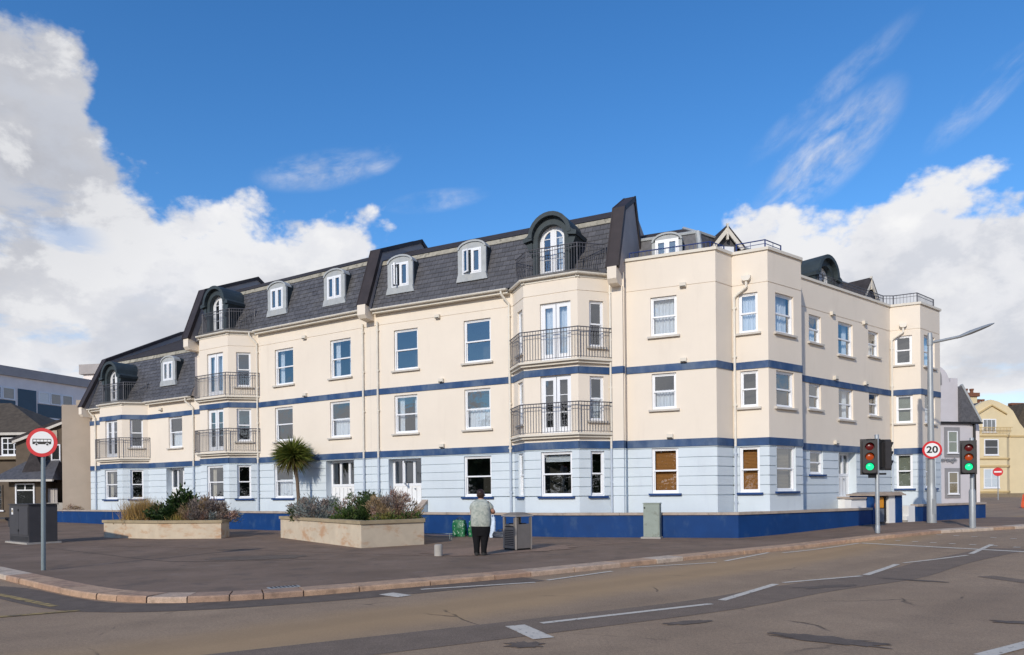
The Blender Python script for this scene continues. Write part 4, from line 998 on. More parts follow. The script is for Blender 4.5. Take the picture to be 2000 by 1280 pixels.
# ------------------------------------------------------------------ rainwater pipes, wall caps
def downpipe(F, t, z1, z0=.1, hop=None, r=.045, off=.07, swan=0):
    m = M(); P = lambda tt, o, z: F.fn(tt, -o, z)
    if hop is not None:
        th, zh = hop
        m.path([P(th, .1, zh), P(th, .1, zh - .22), P(t + .06 * (1 if th > t else -1), off, zh - .22 - abs(th - t) * .55), P(t, off, zh - .30 - abs(th - t) * .55)], r, 'gutter', 8)
        m.prism([(-.09, .0), (.09, .0), (.15, .08), (.15, .18), (-.15, .18), (-.15, .08)], -.18, -.02, 'gutter', lambda x, y, z: F.fn(th + x, y, zh + z)); z1 = zh - .28 - abs(th - t) * .55
    elif swan: m.path([P(t - swan, .32, z1 + .02), P(t - swan, .30, z1 - .16), P(t, off, z1 - .52), P(t, off, z1 - .6)], r, 'gutter', 8); z1 -= .58
    m.tube(P(t, off, z1), P(t, off, ZL0), r, 'gutter', 8); m.tube(P(t, off, ZL0), P(t, off, z0), r, 'pipe_blue', 8)
    z = z1 - .4
    while z > 1: m.box(t - .07, t + .07, -off - .02, 0, z, z + .05, 'gutter' if z > ZL0 else 'pipe_blue', F.fn); z -= 1.7
    o = part(m, 'downpipe', smooth=True); return o
downpipe(AB, -14.75, 6.8, swan=.2); downpipe(AB, -.28, 9.5, swan=.25); downpipe(AB, 6.62, 9.0); downpipe(C, .42, 9.0)
downpipe(C, 6.72, 9.45, swan=.22); downpipe(C, 10.80, 9.2); downpipe(AB, -5.35, 6.75, swan=.3)
downpipe(f3, .08, 9, hop=(.50, 8.95)); downpipe(f6, .06, 9, hop=(.52, 8.95))
def cap(F, t, z):
    m = M(); m.prism([(-.11, 0), (.11, 0), (.11, .15), (-.11, .15)], -.12, .0, 'cream_trim', lambda x, y, zz: F.fn(t + x, y, z + zz)); m.box(-.09, .09, -.135, -.121, .0, .03, 'black', lambda x, y, zz: F.fn(t + x, y, z + zz)); part(m, 'vent_cap')
for F, t, z in ((AB, 3.0, 8.80), (AB, 3.0, 6.17), (C, 3.45, 8.78), (C, 3.6, 6.17), (C, 3.6, 3.53), (D, -1.1, 8.78), (D, -1.1, 6.16), (D, -1.6, 3.53), (EE, 2.2, 8.80), (EE, 4.95, 8.80), (EE, 2.4, 6.18), (EE, 5.0, 6.18), (EE, 2.4, 3.53), (AB, -8.2, 6.3)): cap(F, t, z)

# ------------------------------------------------------------------ blue garden walls
def garden_wall(P, zt, name, label, th=.22):
    root = empty(name, label, 'garden wall', (*P[0], pz(P[0][0]))); inv = Matrix.Translation((-P[0][0], -P[0][1], -pz(P[0][0])))
    m = M(); q = M(); V = [Vector(p) for p in P]
    def ol(d):
        r = []
        for i, p in enumerate(V):
            a = (V[i] - V[i - 1]).normalized() if i > 0 else (V[1] - V[0]).normalized(); b_ = (V[i + 1] - V[i]).normalized() if i < len(V) - 1 else a
            n = (Vector((-a.y, a.x)) + Vector((-b_.y, b_.x))).normalized(); r.append(p + n * d)
        return r
    def run(mm, A, B, z0, z1, mat):
        for i in range(len(A) - 1):
            a, b_, c, d = A[i], A[i + 1], B[i + 1], B[i]; zz = lambda p: z0 if z0 is not None else rise(p.x) - .05
            for x, y in ((a, b_), (c, d)): mm.face([(x.x, x.y, zz(x)), (y.x, y.y, zz(y)), (y.x, y.y, z1), (x.x, x.y, z1)], mat)
            mm.face([(a.x, a.y, z1), (b_.x, b_.y, z1), (c.x, c.y, z1), (d.x, d.y, z1)], mat)
            if z0 is not None: mm.face([(a.x, a.y, z0), (d.x, d.y, z0), (c.x, c.y, z0), (b_.x, b_.y, z0)], mat)
        for a, d in ((A[0], B[0]), (A[-1], B[-1])):
            w = z0 if z0 is not None else rise(a.x) - .05; mm.face([(a.x, a.y, w), (d.x, d.y, w), (d.x, d.y, z1), (a.x, a.y, z1)], mat)
    n = []
    run(m, ol(0), ol(th), None, zt - .085, 'navy')
    o = m.obj('wall', root); o.matrix_parent_inverse = inv
    # coping slabs, one object each
    L = ol(-.045); L2 = ol(th + .045)
    for i in range(len(L) - 1):
        k = max(1, int((L[i + 1] - L[i]).length / .9))
        for j in range(k):
            e = .004; A = [L[i].lerp(L[i + 1], (j + e) / k), L[i].lerp(L[i + 1], (j + 1 - e) / k)]; B = [L2[i].lerp(L2[i + 1], (j + e) / k), L2[i].lerp(L2[i + 1], (j + 1 - e) / k)]
            q = M(); dz = random.uniform(-.004, .004); run(q, A, B, zt - .084, zt + dz, 'coping_stone'); c = q.obj('coping_slab', root); c.matrix_parent_inverse = inv
    return root
WL = [AB.at(-17.0, 1.25), AB.at(6.9, 1.28), (1.79, 25.15), (7.5, 23.78)]
garden_wall([tuple(p) for p in WL] + [(13.95, 27.80)], .95, 'garden_wall', 'long low blue garden wall with stone coping running round the corner')
garden_wall([(16.6, 29.40), (21.4, 32.40)], 1.02, 'garden_wall', 'short low blue garden wall behind the tall lamp post')
GF = between((13.95, 27.80), (16.6, 29.40))
pr = empty('gate_pier', 'white and blue gate enclosure with stone cap holding a yellow box', 'gate pier', (*GF.at(0), pz(14)))
inv = Matrix.Translation((-GF.at(0).x, -GF.at(0).y, -pz(14)))
def pp(m, name):
    o = m.obj(name, pr); o.matrix_parent_inverse = inv
    return o
m = M(); m.box(.02, .16, -.02, .95, .15, 1.41, 'navy', GF.fn); m.box(.16, 1.52, .72, .95, .15, 1.41, 'white_paint', GF.fn); m.box(1.52, 1.95, -.06, .95, .15, 1.41, 'navy', GF.fn); m.box(1.1, 1.52, -.02, .7, .15, 1.41, 'white_paint', GF.fn); pp(m, 'pier_wall')
m = M(); m.box(-.06, 2.05, -.16, 1.05, 1.41, 1.47, 'coping_stone', GF.fn); m.box(-1.0, -.065, .16, .6, 1.30, 1.36, 'coping_stone', GF.fn); m.prism([(-.06, 1.472), (2.05, 1.472), (1.8, 1.56), (1.2, 1.52), (.5, 1.54), (.2, 1.50)], -.1, 1.0, 'coping_stone', GF.fn); pp(m, 'pier_cap')
m = M(); m.box(-.95, .02, .24, .5, .1, 1.30, 'white_paint', GF.fn); pp(m, 'side_panel')
m = M(); m.box(.50, .84, .02, .30, .92, 1.34, 'yellow_box', GF.fn); bevel_obj(pp(m, 'yellow_cover'), .02)
m = M(); m.box(.48, .88, .04, .32, .38, .90, 'meter_grey', GF.fn); m.box(.92, 1.02, .04, .3, .4, 1.36, 'black', GF.fn); pp(m, 'meter_box')
gs = empty('garden_steps', 'small white stepped end wall beside the dark gap at the gate', 'step wall', (*GF.at(2.3), pz(15.7)))
inv = Matrix.Translation((-GF.at(2.3).x, -GF.at(2.3).y, -pz(15.7)))
m = M(); m.box(2.50, 2.95, 0, .35, .15, .98, 'white_paint', GF.fn); m.box(2.36, 2.50, 0, .35, .15, .55, 'white_paint', GF.fn); m.box(2.2, 2.36, -.05, .3, .15, .40, 'concrete', GF.fn); o = m.obj('step', gs); o.matrix_parent_inverse = inv
m = M(); m.box(1.96, 2.4, .9, 1.0, .15, .95, 'black', GF.fn); o = m.obj('dark_gate', gs); o.matrix_parent_inverse = inv

# ------------------------------------------------------------------ neighbouring buildings
def simple_window(F, t, z0, w, h, parent, inv, rows=2, cols=1, sill='upvc', fw=.07, rec=.03, name='window', frame='upvc', back='interior'):
    fn = F.fn; m = M(); y0, y1 = -.01, -.002; T = lambda x, y, z: fn(t + x, y, z0 + z)
    for bx in ((-w / 2, -w / 2 + fw, 0, h), (w / 2 - fw, w / 2, 0, h), (-w / 2 + fw, w / 2 - fw, h - fw, h), (-w / 2 + fw, w / 2 - fw, 0, fw)): m.box(bx[0], bx[1], -.06, y1, bx[2], bx[3], frame, T)
    for i in range(1, rows): m.box(-w / 2 + fw, w / 2 - fw, -.052, -.003, h * i / rows - .025, h * i / rows + .025, frame, T)
    for i in range(1, cols): m.box(-w / 2 + w * i / cols - .03, -w / 2 + w * i / cols + .03, -.047, -.004, fw, h - fw, frame, T)
    if sill: m.box(-w / 2 - .08, w / 2 + .08, -.1, y1, -.09, -.001, sill, T)
    o = m.obj(name, parent); o.matrix_parent_inverse = inv
    p = M(); p.face([T(-w / 2 + fw, -.02, fw), T(w / 2 - fw, -.02, fw), T(w / 2 - fw, -.02, h - fw), T(-w / 2 + fw, -.02, h - fw)], 'glass_dim'); q = p.obj('pane', o, fix=False)
    b_ = M(); b_.box(-w / 2 + .02, w / 2 - .02, -.012, -.006, .02, h - .02, back, T); b_.obj('curtain', o)
    return o
def house(name, label, cat, F):
    p = F.at(0); r = empty(name, label, cat, (p.x, p.y, rise(p.x))); inv = Matrix.Translation((-p.x, -p.y, -rise(p.x)))
    def ad(m, nm, smooth=False):
        o = m.obj(nm, r, smooth); o.matrix_parent_inverse = inv; return o
    return r, inv, ad
def hip(ad, F, x0, x1, y0, y1, z0, z1, rx0, rx1, mat, name='roof'):
    m = M(); f = F.fn; ym = (y0 + y1) / 2; a, b_, c, d = f(x0, y0, z0), f(x1, y0, z0), f(x1, y1, z0), f(x0, y1, z0); e, g_ = f(rx0, ym, z1), f(rx1, ym, z1)
    for q in ([a, b_, g_, e], [b_, c, g_], [c, d, e, g_], [d, a, e], [d, c, b_, a]): m.face(q, mat)
    return ad(m, name)
# --- brown stone house on the left edge
F = Facet((-42, 45.5), 0); r, inv, ad = house('stone_house', 'brown house with mossy slate roof and small white sash window at left edge', 'house', F)
m = M(); m.box(0, 12.6, 0, 9, 0, 4.1, 'brown_render', F.fn); ad(m, 'wall')
hip(ad, F, -.5, 12.9, -.4, 6.0, 5.78, 8.05, 2.6, 8.3, 'brown_slate')
m = M(); m.box(-.1, 12.7, -.12, 8.5, 4.3, 5.6, 'slate_dark', F.fn); ad(m, 'slate_hung_wall')
m = M(); m.box(-.5, 13.1, -.45, -.28, 5.62, 5.78, 'sill_cream', F.fn); ad(m, 'eaves_gutter')
m = M(); m.box(-.2, 12.8, -.25, .1, 4.1, 4.3, 'stone_base', F.fn); ad(m, 'string_course')
simple_window(Facet(F.at(0, .13), 0), 10.35, 4.35, 1.18, 1.15, r, inv, 3, 3, fw=.09, rec=.0, back='bin_dark')
simple_window(F, 9.2, .9, 1.0, 1.6, r, inv, 2, 1, frame='brown_render', back='bin_dark'); m = M(); m.box(7.3, 8.4, -.04, .05, .1, 2.4, 'bin_dark', F.fn); ad(m, 'doorway')
# --- small porch with hipped slate roof
F = Facet((-29.9, 42.6), 0); r, inv, ad = house('bay_porch', 'small brown porch with hipped slate roof and a wide white framed window', 'porch', F)
m = M(); m.box(0, 2.1, 0, 2.4, 0, 2.62, 'brown_render', F.fn); m.box(.28, .30, -.002, .002, 0, 1, 'brown_render', F.fn); ad(m, 'wall')
hip(ad, F, -.9, 2.9, -.5, 3.6, 2.72, 4.35, .9, 2.2, 'slate')
m = M(); m.box(-.95, 2.95, -.58, -.44, 2.62, 2.74, 'sill_cream', F.fn); ad(m, 'fascia')
simple_window(F, .98, 1.02, 1.15, 1.5, r, inv, 1, 1, fw=.08, back='bin_dark'); m = M(); m.box(.45, 1.5, -.03, .08, 2.08, 2.15, 'upvc', F.fn); m.box(.95, 1.01, -.03, .08, 2.15, 2.46, 'upvc', F.fn); ad(m, 'transom')
m = M(); m.box(.2, 1.8, -.18, .0, .88, 1.0, 'white_paint', F.fn); ad(m, 'sill')
# --- brown rendered lean-to house against the terrace
F = Facet((-28.9, 43.6), -4); r, inv, ad = house('rendered_house', 'brown rendered house with white verge rising towards the cream terrace end wall', 'house', F)
m = M(); m.prism([(0, 0), (2.55, 0), (2.55, 6.45), (0, 5.5), (-1.2, 5.0), (-1.2, 0)], 0, 5, 'brown_render', F.fn); ad(m, 'wall')
m = M(); m.prism([(-1.5, 5.02), (2.6, 6.66), (2.6, 6.86), (-1.5, 5.2)], -.2, 5, 'slate_dark', F.fn); ad(m, 'roof')
m = M(); m.prism([(-1.3, 4.93), (2.45, 6.45), (2.45, 6.60), (-1.3, 5.1)], -.22, -.1, 'sill_cream', F.fn); ad(m, 'verge_board')
m = M(); m.box(2.2, 2.95, -.1, 1.0, 6.5, 7.0, 'slate_dark', F.fn); m.box(2.35, 2.85, 0, .8, 7.0, 7.6, 'beige_render', F.fn); ad(m, 'chimney_stub')
m = M(); m.box(.55, 1.25, -.06, .0, 5.05, 5.75, 'beige_render', F.fn); ad(m, 'lintel')
simple_window(F, 1.15, 3.0, .55, 1.9, r, inv, 2, 1, back='bin_dark'); m = M(); m.prism([(-.6, 2.6), (1.2, 2.6), (.3, 4.6)], -.9, 0, 'slate_dark', F.fn); ad(m, 'small_gable')
m = M(); m.box(-.5, 1.6, -.75, -.7, .9, 2.2, 'grey_roof', F.fn)
for i in range(8): m.box(-.5 + i * .27, -.46 + i * .27, -.78, -.751, .95, 2.15, 'sill_cream', F.fn)
ad(m, 'slatted_gate')
m = M(); m.box(.9, 2.4, -.95, -.6, 0, 1.35, 'concrete', F.fn); ad(m, 'low_wall')
# --- modern block far behind
F = Facet((-57.5, 69), -71.2); r, inv, ad = house('modern_block', 'large pale grey flat roofed block with dark blue panels far behind', 'office block', F)
m = M(); m.box(-8, 19.5, 0, 14, 0, 14.9, 'grey_render', F.fn); ad(m, 'wall')
m = M(); m.box(-8.2, 19.8, -.25, 14.3, 14.9, 15.9, 'grey_roof', F.fn); ad(m, 'parapet'); m = M(); m.box(-8, 8, 1.2, 12, 15.9, 16.6, 'grey_roof', F.fn); ad(m, 'plant_room')
for zf in (12.3, 9.4, 6.5):
    for t0 in (5.6, 12.6):
        for i in range(3): simple_window(Facet(F.at(0, .02), F.phi), t0 + .75 + i * 1.45, zf, 1.4, 1.35, r, inv, 1, 1, sill=None, fw=.13, back='net' if (i + int(zf)) % 3 == 0 else 'surround_grey')
        m = M(); m.box(t0 - .02, t0 + 4.4, -.05, .0, zf - 1.5, zf - .06, 'teal_panel', F.fn); ad(m, 'spandrel_panel')
    m = M(); m.box(10.3, 12.4, -.06, .0, zf - 1.45, zf + 1.35, 'teal_panel', F.fn); ad(m, 'spandrel_panel')
    for i in range(2): simple_window(Facet(F.at(0, .02), F.phi), -1.0 + i * 1.9, zf, 1.5, 1.5, r, inv, 1, 1, sill=None, fw=.13)
F2_ = Facet((-62, 104), 10); r, inv, ad = house('rear_block', 'pale grey block with higher flat roof just left of the slate roof', 'office block', F2_)
m = M(); m.box(0, 22, 0, 12, 0, 19.4, 'grey_render', F2_.fn); ad(m, 'wall'); m = M(); m.box(-.4, 22.4, -.4, 12.4, 19.4, 20.8, 'grey_roof', F2_.fn); ad(m, 'parapet')
# --- white gabled house on the right
F = Facet((34.0, 57.5), -14); r, inv, ad = house('white_house', 'white house with curved gable, black gutter and grey window surrounds', 'house', F)
m = M(); gab = [(-6, 7.0), (-1.6, 7.0), (-1.6, 9.9)] + [(-.1 - 1.5 * math.cos(math.pi * i / 12), 10.2 + 1.35 * math.sin(math.pi * i / 12)) for i in range(13)] + [(1.55, 10.2), (1.55, 10.55), (2.25, 10.55), (2.25, 9.0), (2.6, 7.9), (2.9, 7.0)]
m.box(-6, 3.9, 0, 8, 0, 7.0, 'white_render', F.fn); m.prism(gab, .0, .5, 'white_render', F.fn); ad(m, 'wall')
m = M(); m.prism([(2.25, 7.0), (4.2, 7.0), (2.4, 9.9), (2.25, 9.8)], -.25, 7, 'slate', F.fn); ad(m, 'roof')
m = M(); m.prism([(4.25, 6.95), (4.35, 7.1), (2.45, 10.05), (2.3, 9.95)], -.3, -.1, 'lead_pale', F.fn); ad(m, 'verge')
m = M(); m.box(-6, 3.7, -.22, -.02, 6.85, 7.0, 'black', F.fn); m.box(3.2, 4.4, -.3, .1, 6.85, 7.0, 'black', F.fn); ad(m, 'gutter')
m = M(); m.tube(F.fn(3.75, -.1, 6.9), F.fn(3.75, -.1, 0), .10, 'black'); ad(m, 'drainpipe')
m = M(); m.box(3.9, 4.9, .5, 9, 0, 7.0, 'grey_render', F.fn); ad(m, 'side_wing')
for t, z, w, h, nm in ((1.6, 4.5, .95, 1.75, 'a'), (1.62, 1.2, .95, 1.75, 'b'), (-.1, 8.1, .62, 1.55, 'c')):
    m = M(); m.box(t - w / 2 - .28, t + w / 2 + .28, -.06, .0, z - .35, z + h + .32, 'surround_grey', F.fn)
    if nm == 'c':
        m.prism([(t - .75, z + h + .3)] + [(t - .75 * math.cos(math.pi * i / 10), z + h + .9 + .75 * math.sin(math.pi * i / 10)) for i in range(11)] + [(t + .75, z + h + .3)], -.05, 0, 'surround_grey', F.fn)
    ad(m, 'window_surround'); simple_window(Facet(F.at(0, .07), F.phi), t, z, w, h, r, inv, 2, 1, back='tan_blind' if nm == 'b' else 'net' if nm == 'c' else 'green_blind')
def text_obj(s, name, size, mat, ext=.004, align='CENTER', bold=0):
    cu = bpy.data.curves.new(name, 'FONT'); cu.body = s; cu.size = size; cu.extrude = ext; cu.align_x = align; cu.align_y = 'CENTER'; cu.offset = bold
    o = bpy.data.objects.new(name, cu); COL.objects.link(o); dg = bpy.context.evaluated_depsgraph_get()
    me = bpy.data.meshes.new_from_object(o.evaluated_get(dg)); bpy.data.objects.remove(o); me.materials.clear(); me.materials.append(MAT[mat]); return me
# --- yellow house further down the street
F = Facet((57.4, 90), -8); r, inv, ad = house('yellow_house', 'yellow rendered house with bay windows, curly gable and row of chimney pots', 'house', F)
m = M(); gp = [(0, 10.3), (.1, 11.0), (1.0, 11.8), (2.2, 12.5), (3.2, 12.75), (4.2, 12.5), (5.6, 11.9), (6.3, 11.3), (7.2, 9.8), (8.4, 8.5), (12, 8.2), (12, 0), (0, 0)]
m.prism(gp, 0, .6, 'yellow_render', F.fn); m.box(.05, 12, .6, 10, 0, 8, 'yellow_render', F.fn); ad(m, 'wall')
m = M(); bp = [(.2, -.002), (.2, -.7), (4.7, -.7), (5.7, -.002)]
for a, c in zip(bp, bp[1:]):
    m.face([F.fn(*a, .9), F.fn(*c, .9), F.fn(*c, 8.3), F.fn(*a, 8.3)], 'yellow_render')
m.face([F.fn(x, y, 8.3) for x, y in bp], 'yellow_trim'); ad(m, 'bay')
m = M()
for z in (1.0, 4.2, 5.15, 8.0):
    q = [(x * 1.0 + (-.1 if i < 2 else .1), y - (.12 if y < -.1 else .0)) for i, (x, y) in enumerate(bp)]
    for a, c in zip(q, q[1:]): m.face([F.fn(*a, z), F.fn(*c, z), F.fn(*c, z + .22), F.fn(*a, z + .22)], 'yellow_trim')
    m.face([F.fn(x, y, z + .22) for x, y in q], 'yellow_trim'); m.face([F.fn(x, y, z) for x, y in q], 'yellow_trim')
m.box(5.8, 12, -.1, 0, 8.0, 8.22, 'yellow_trim', F.fn); ad(m, 'string_course')
m = M(); m.box(0, 12, -.75, 0, 0, .9, 'stone_base', F.fn); ad(m, 'base')
m = M(); m.prism([(1.2, 11.0), (3.2, 12.1), (5.3, 11.0), (5.3, 10.85), (3.2, 11.95), (1.2, 10.85)], -.2, 0, 'yellow_trim', F.fn); ad(m, 'pediment')
Fb = Facet(F.at(0, .72), F.phi)
simple_window(Fb, 2.5, 5.7, 2.0, 2.0, r, inv, 2, 1, fw=.12, back='bin_dark'); simple_window(Fb, 2.5, 1.6, 2.2, 2.4, r, inv, 2, 2, fw=.12, back='net')
simple_window(F, 2.9, 8.6, 1.9, 1.7, r, inv, 1, 3, fw=.14, back='surround_grey')
for z in (1.6, 5.7): simple_window(Facet(F.at(0, .40), F.phi - 35), 5.3, z, .6, 2.0, r, inv, 2, 1, fw=.12, back='surround_grey')
m = M()
for i in range(26): m.tube(F.fn(.3 + i * .2, -.66, 8.5), F.fn(.3 + i * .2, -.66, 9.15), .03, 'yellow_trim', 4)
m.box(.2, 5.6, -.7, -.62, 9.15, 9.22, 'yellow_trim', F.fn); ad(m, 'roof_railing')
m = M(); m.prism([(.2, 10.2), (1.0, 11.6), (3.2, 12.6), (6, 11.8), (7, 10), (7, 9)], .6, 12, 'slate', F.fn); ad(m, 'roof')
def stack(x0, x1, zt, n, nm='chimney_stack'):
    m = M(); m.box(x0, x1, 5, 6.2, 9, zt - .5, 'yellow_render', F.fn); m.box(x0 - .25, x1 + .25, 4.8, 6.4, zt - .5, zt, 'clay', F.fn); o = ad(m, nm)
    for i in range(n):
        q = M(); c = F.fn(x0 + .3 + (x1 - x0 - .6) * (i / max(1, n - 1)), 5.6, zt); q.lathe([(.24, 0), (.20, .3), (.28, .5), (.26, .62)], 'clay', 8, c); p = q.obj('chimney_pot', o)
stack(-.9, .9, 13.9, 2); stack(1.5, 5.6, 14.3, 5); stack(6.0, 7.2, 12.9, 2)
F = Facet((70.6, 92), -8); r, inv, ad = house('slate_roofed_house', 'brown slate roof with red ridge at the far right edge', 'house', F)
m = M(); m.prism([(-5.4, 8.2), (14, 8.2), (14, 12.6), (-3.3, 12.6)], 2, 9, 'brown_slate', F.fn); ad(m, 'roof'); m = M(); m.box(-3.4, 14, 4, 4.6, 12.6, 12.9, 'clay', F.fn); ad(m, 'ridge'); m = M(); m.box(-.8, 14, 2.1, 8, 0, 8.2, 'yellow_render', F.fn); ad(m, 'wall')
# letters on the side of the white house
sg = empty('wall_sign', 'small dark lettering fixed on the white house wall', 'sign', (0, 0, 0)); Fs = Facet((34.0, 57.5), -14); sp = Fs.at(1.05, .12); sg.location = (sp.x, sp.y, 3.95); sg.rotation_euler = (R(90), 0, R(14))
link('lettering', text_obj('borough', 'lettering', .52, 'sign_grey', .02), sg)
m = M(); m.box(-1.0, 1.0, -.02, .0, -.03, 0, 'sign_grey'); m.obj('backing_bar', sg)

# ------------------------------------------------------------------ street furniture
def post(m, r, h, mat, r2=None, n=14): m.lathe([(r, 0), (r2 or r, h), ((r2 or r) * .9, h + .01)], mat, n)
def disc(m, r, y0, y1, mat, n=40, r_in=0):
    for i in range(n):
        a, b_ = 2 * math.pi * i / n, 2 * math.pi * (i + 1) / n
        P = [(r_in * math.cos(a), r_in * math.sin(a)), (r * math.cos(a), r * math.sin(a)), (r * math.cos(b_), r * math.sin(b_)), (r_in * math.cos(b_), r_in * math.sin(b_))]
        if r_in == 0: P = P[1:] + [(0, 0)]
        m.prism(P, y0, y1, mat)
# bus sign
x, y = -10.26, 15.67; s = empty('bus_sign', 'round red ringed sign with a black bus on a green grey pole', 'road sign', (x, y, pz(x)))
s.rotation_euler = (0, R(.5), R(8))
m = M(); post(m, .045, 3.05, 'steel_blue'); m.obj('pole', s, True)
m = M(); disc(m, .315, -.062, -.056, 'sign_red'); o = m.obj('sign_plate', s); o.location = (0, 0, 2.79)
m = M(); disc(m, .240, -.0665, -.0625, 'sign_white'); q = m.obj('white_face', o)
m = M(); Y0, Y1 = -.0695, -.067
body = [(-.148, -.030), (.148, -.030), (.152, .062), (-.138, .062), (-.150, .045)]
m.prism([(-.150, -.032), (.152, -.032), (.152, .014), (-.150, .014)], Y0, Y1, 'sign_black')
m.box(-.148, .152, Y0, Y1, .050, .062, 'sign_black')
for i, wd in enumerate((.010, .006, .006, .006, .006, .010)): m.box(-.150 + i * .0592, -.150 + i * .0592 + wd, Y0, Y1, .014, .050, 'sign_black')
q = m.obj('bus_symbol', o); q.scale = (1.24, 1, 1.24)
for cx in (-.085, .090):
    m = M()
    for i in range(16):
        a, b_ = 2 * math.pi * i / 16, 2 * math.pi * (i + 1) / 16
        m.prism([(cx + .027 * math.cos(a), -.034 + .027 * math.sin(a)), (cx + .027 * math.cos(b_), -.034 + .027 * math.sin(b_)), (cx, -.034)], -.0712, -.0702, 'sign_white')
        m.prism([(cx + .018 * math.cos(a), -.034 + .018 * math.sin(a)), (cx + .018 * math.cos(b_), -.034 + .018 * math.sin(b_)), (cx, -.034)], -.0725, -.0715, 'sign_black')
    q = m.obj('bus_wheel', o); q.scale = (1.24, 1, 1.24)
m = M(); disc(m, .30, -.055, -.050, 'sign_grey'); m.box(-.06, .06, -.052, .05, -.12, -.08, 'sign_grey'); m.box(-.06, .06, -.052, .05, .08, .12, 'sign_grey'); m.obj('back_clamps', o)
# speed sign on the lamp post, lamp post
lx, ly = 16.5, 28.2
s = empty('street_lamp', 'tall grey street lamp with one long arm reaching right', 'street lamp', (lx, ly, pz(lx)))
m = M(); m.lathe([(.17, 0), (.165, 1.35), (.14, 1.42), (.135, 1.6), (.12, 3.0), (.085, 7.42), (.07, 7.47)], 'steel', 14); m.obj('pole', s, True)
m = M(); m.box(-.07, .07, -.176, -.160, .35, .95, 'steel'); m.obj('access_door', s)
m = M(); m.path([(.0, 0, 7.08), (.5, -.06, 7.17), (1.15, -.14, 7.30)], .055, 'steel', 8); m.tube((-.0, 0, 6.98), (0, 0, 7.22), .11, 'steel', 10); m.obj('arm', s, True)
m = M(); n = 10
secs = [(1.0, .06, .05), (1.2, .13, .07), (1.5, .20, .09), (1.85, .20, .08), (2.15, .13, .06), (2.34, .04, .02)]
for (xa, wa, ha), (xb, wb, hb) in zip(secs, secs[1:]):
    for i in range(n):
        a, b_ = 2 * math.pi * i / n, 2 * math.pi * (i + 1) / n
        P = lambda xx, w, h, t: (xx, -.12 * xx + w * math.cos(t), 6.88 + .375 * xx + h * math.sin(t))
        m.face([P(xa, wa, ha, a), P(xb, wb, hb, a), P(xb, wb, hb, b_), P(xa, wa, ha, b_)], 'steel')
m.obj('lamp_head', s, True)
s = empty('speed_limit_sign', 'round white sign with red ring and black number 20 on lamp post', 'road sign', (lx, ly, pz(lx) + 2.86)); s.rotation_euler = (0, 0, R(-18))
m = M(); disc(m, .345, -.19, -.175, 'sign_red'); m.obj('sign_plate', s); m = M(); disc(m, .265, -.1945, -.1905, 'sign_white'); m.obj('white_face', s)
nm = link('numerals', text_obj('20', 'numerals', .36, 'sign_black', .002, bold=.010), s, loc=(0, -.1975, .0)); nm.rotation_euler = (R(90), 0, 0); nm.scale = (1.12, 1, 1)
m = M(); disc(m, .33, -.174, -.165, 'sign_grey'); m.box(-.14, .14, -.166, .14, .1, .15, 'sign_grey'); m.box(-.14, .14, -.166, .14, -.15, -.1, 'sign_grey'); m.obj('back_clamps', s)
# traffic lights
def signal_head(parent, loc, rz, lit=True, name='signal_head'):
    hd = link(name, None, parent, loc=loc, rz=rz)
    m = M(); m.prism([(-.19, .04), (-.15, 0), (.15, 0), (.19, .04), (.19, .96), (.15, 1.0), (-.15, 1.0), (-.19, .96)], -.12, .10, 'housing_grey')
    o = m.obj('housing', hd); bevel_obj(o, .012)
    if True:
        b_ = M(); b_.box(-.235, .235, .101, .112, -.04, 1.05, 'housing_grey')
        if not lit: b_ = M(); b_.box(-.10, .10, .101, .16, .1, .9, 'bin_dark')
        b_.obj('backing_board', hd)
    for i, (z, mt) in enumerate(((.80, 'lens_red_glow'), (.50, 'lens_amber_glow'), (.20, 'lens_green'))):
        q = M(); k = 16
        for j in range(k):
            a, c = 2 * math.pi * j / k, 2 * math.pi * (j + 1) / k
            for (ra, ya), (rb, yb) in (((.0, -.145), (.06, -.142)), ((.06, -.142), (.108, -.125))):
                q.face([(ra * math.cos(a), ya, z + ra * math.sin(a)), (rb * math.cos(a), yb, z + rb * math.sin(a)), (rb * math.cos(c), yb, z + rb * math.sin(c)), (ra * math.cos(c), ya, z + ra * math.sin(c))], mt)
        q.obj('lens', hd, True)
        v = M()   # hood over each lens
        for j in range(11):
            a, c = R(-20 + 20 * j), R(-20 + 20 * (j + 1)); r0 = .118
            d0, d1 = -.12 - .15 * (.35 + .65 * max(0, math.sin(a))), -.12 - .15 * (.35 + .65 * max(0, math.sin(c)))
            for rr in (r0, r0 + .008): v.face([(rr * math.cos(a), -.12, z + rr * math.sin(a)), (rr * math.cos(a), d0, z + rr * math.sin(a)), (rr * math.cos(c), d1, z + rr * math.sin(c)), (rr * math.cos(c), -.12, z + rr * math.sin(c))], 'black')
        v.obj('lens_hood', hd)
    return hd
def yaw_to_cam(x, y, extra=0): return math.atan2(-x, y) * 1.0 + R(extra)
x, y = 11.9, 23.35; t = empty('traffic_light', 'traffic light with green lit on grey pole beside the gate pier', 'traffic light', (x, y, pz(x)))
m = M(); post(m, .065, 3.20, 'steel'); m.lathe([(.072, 0), (.072, .25), (.066, .26)], 'steel', 14); m.obj('pole', t, True)
a = yaw_to_cam(x, y, 6); signal_head(t, (-.29, -.08, 1.95), a).scale = (1.1, 1.1, 1.07); signal_head(t, (.32, .12, 2.05), a + R(115), False)
m = M(); m.box(-.32, .1, -.04, .04, 1.90, 1.96, 'black'); m.box(-.32, .1, -.04, .04, 3.02, 3.07, 'black'); m.box(.0, .3, .0, .08, 1.9, 1.96, 'black'); m.box(.0, .3, .0, .08, 3.0, 3.05, 'black'); m.obj('bracket', t)
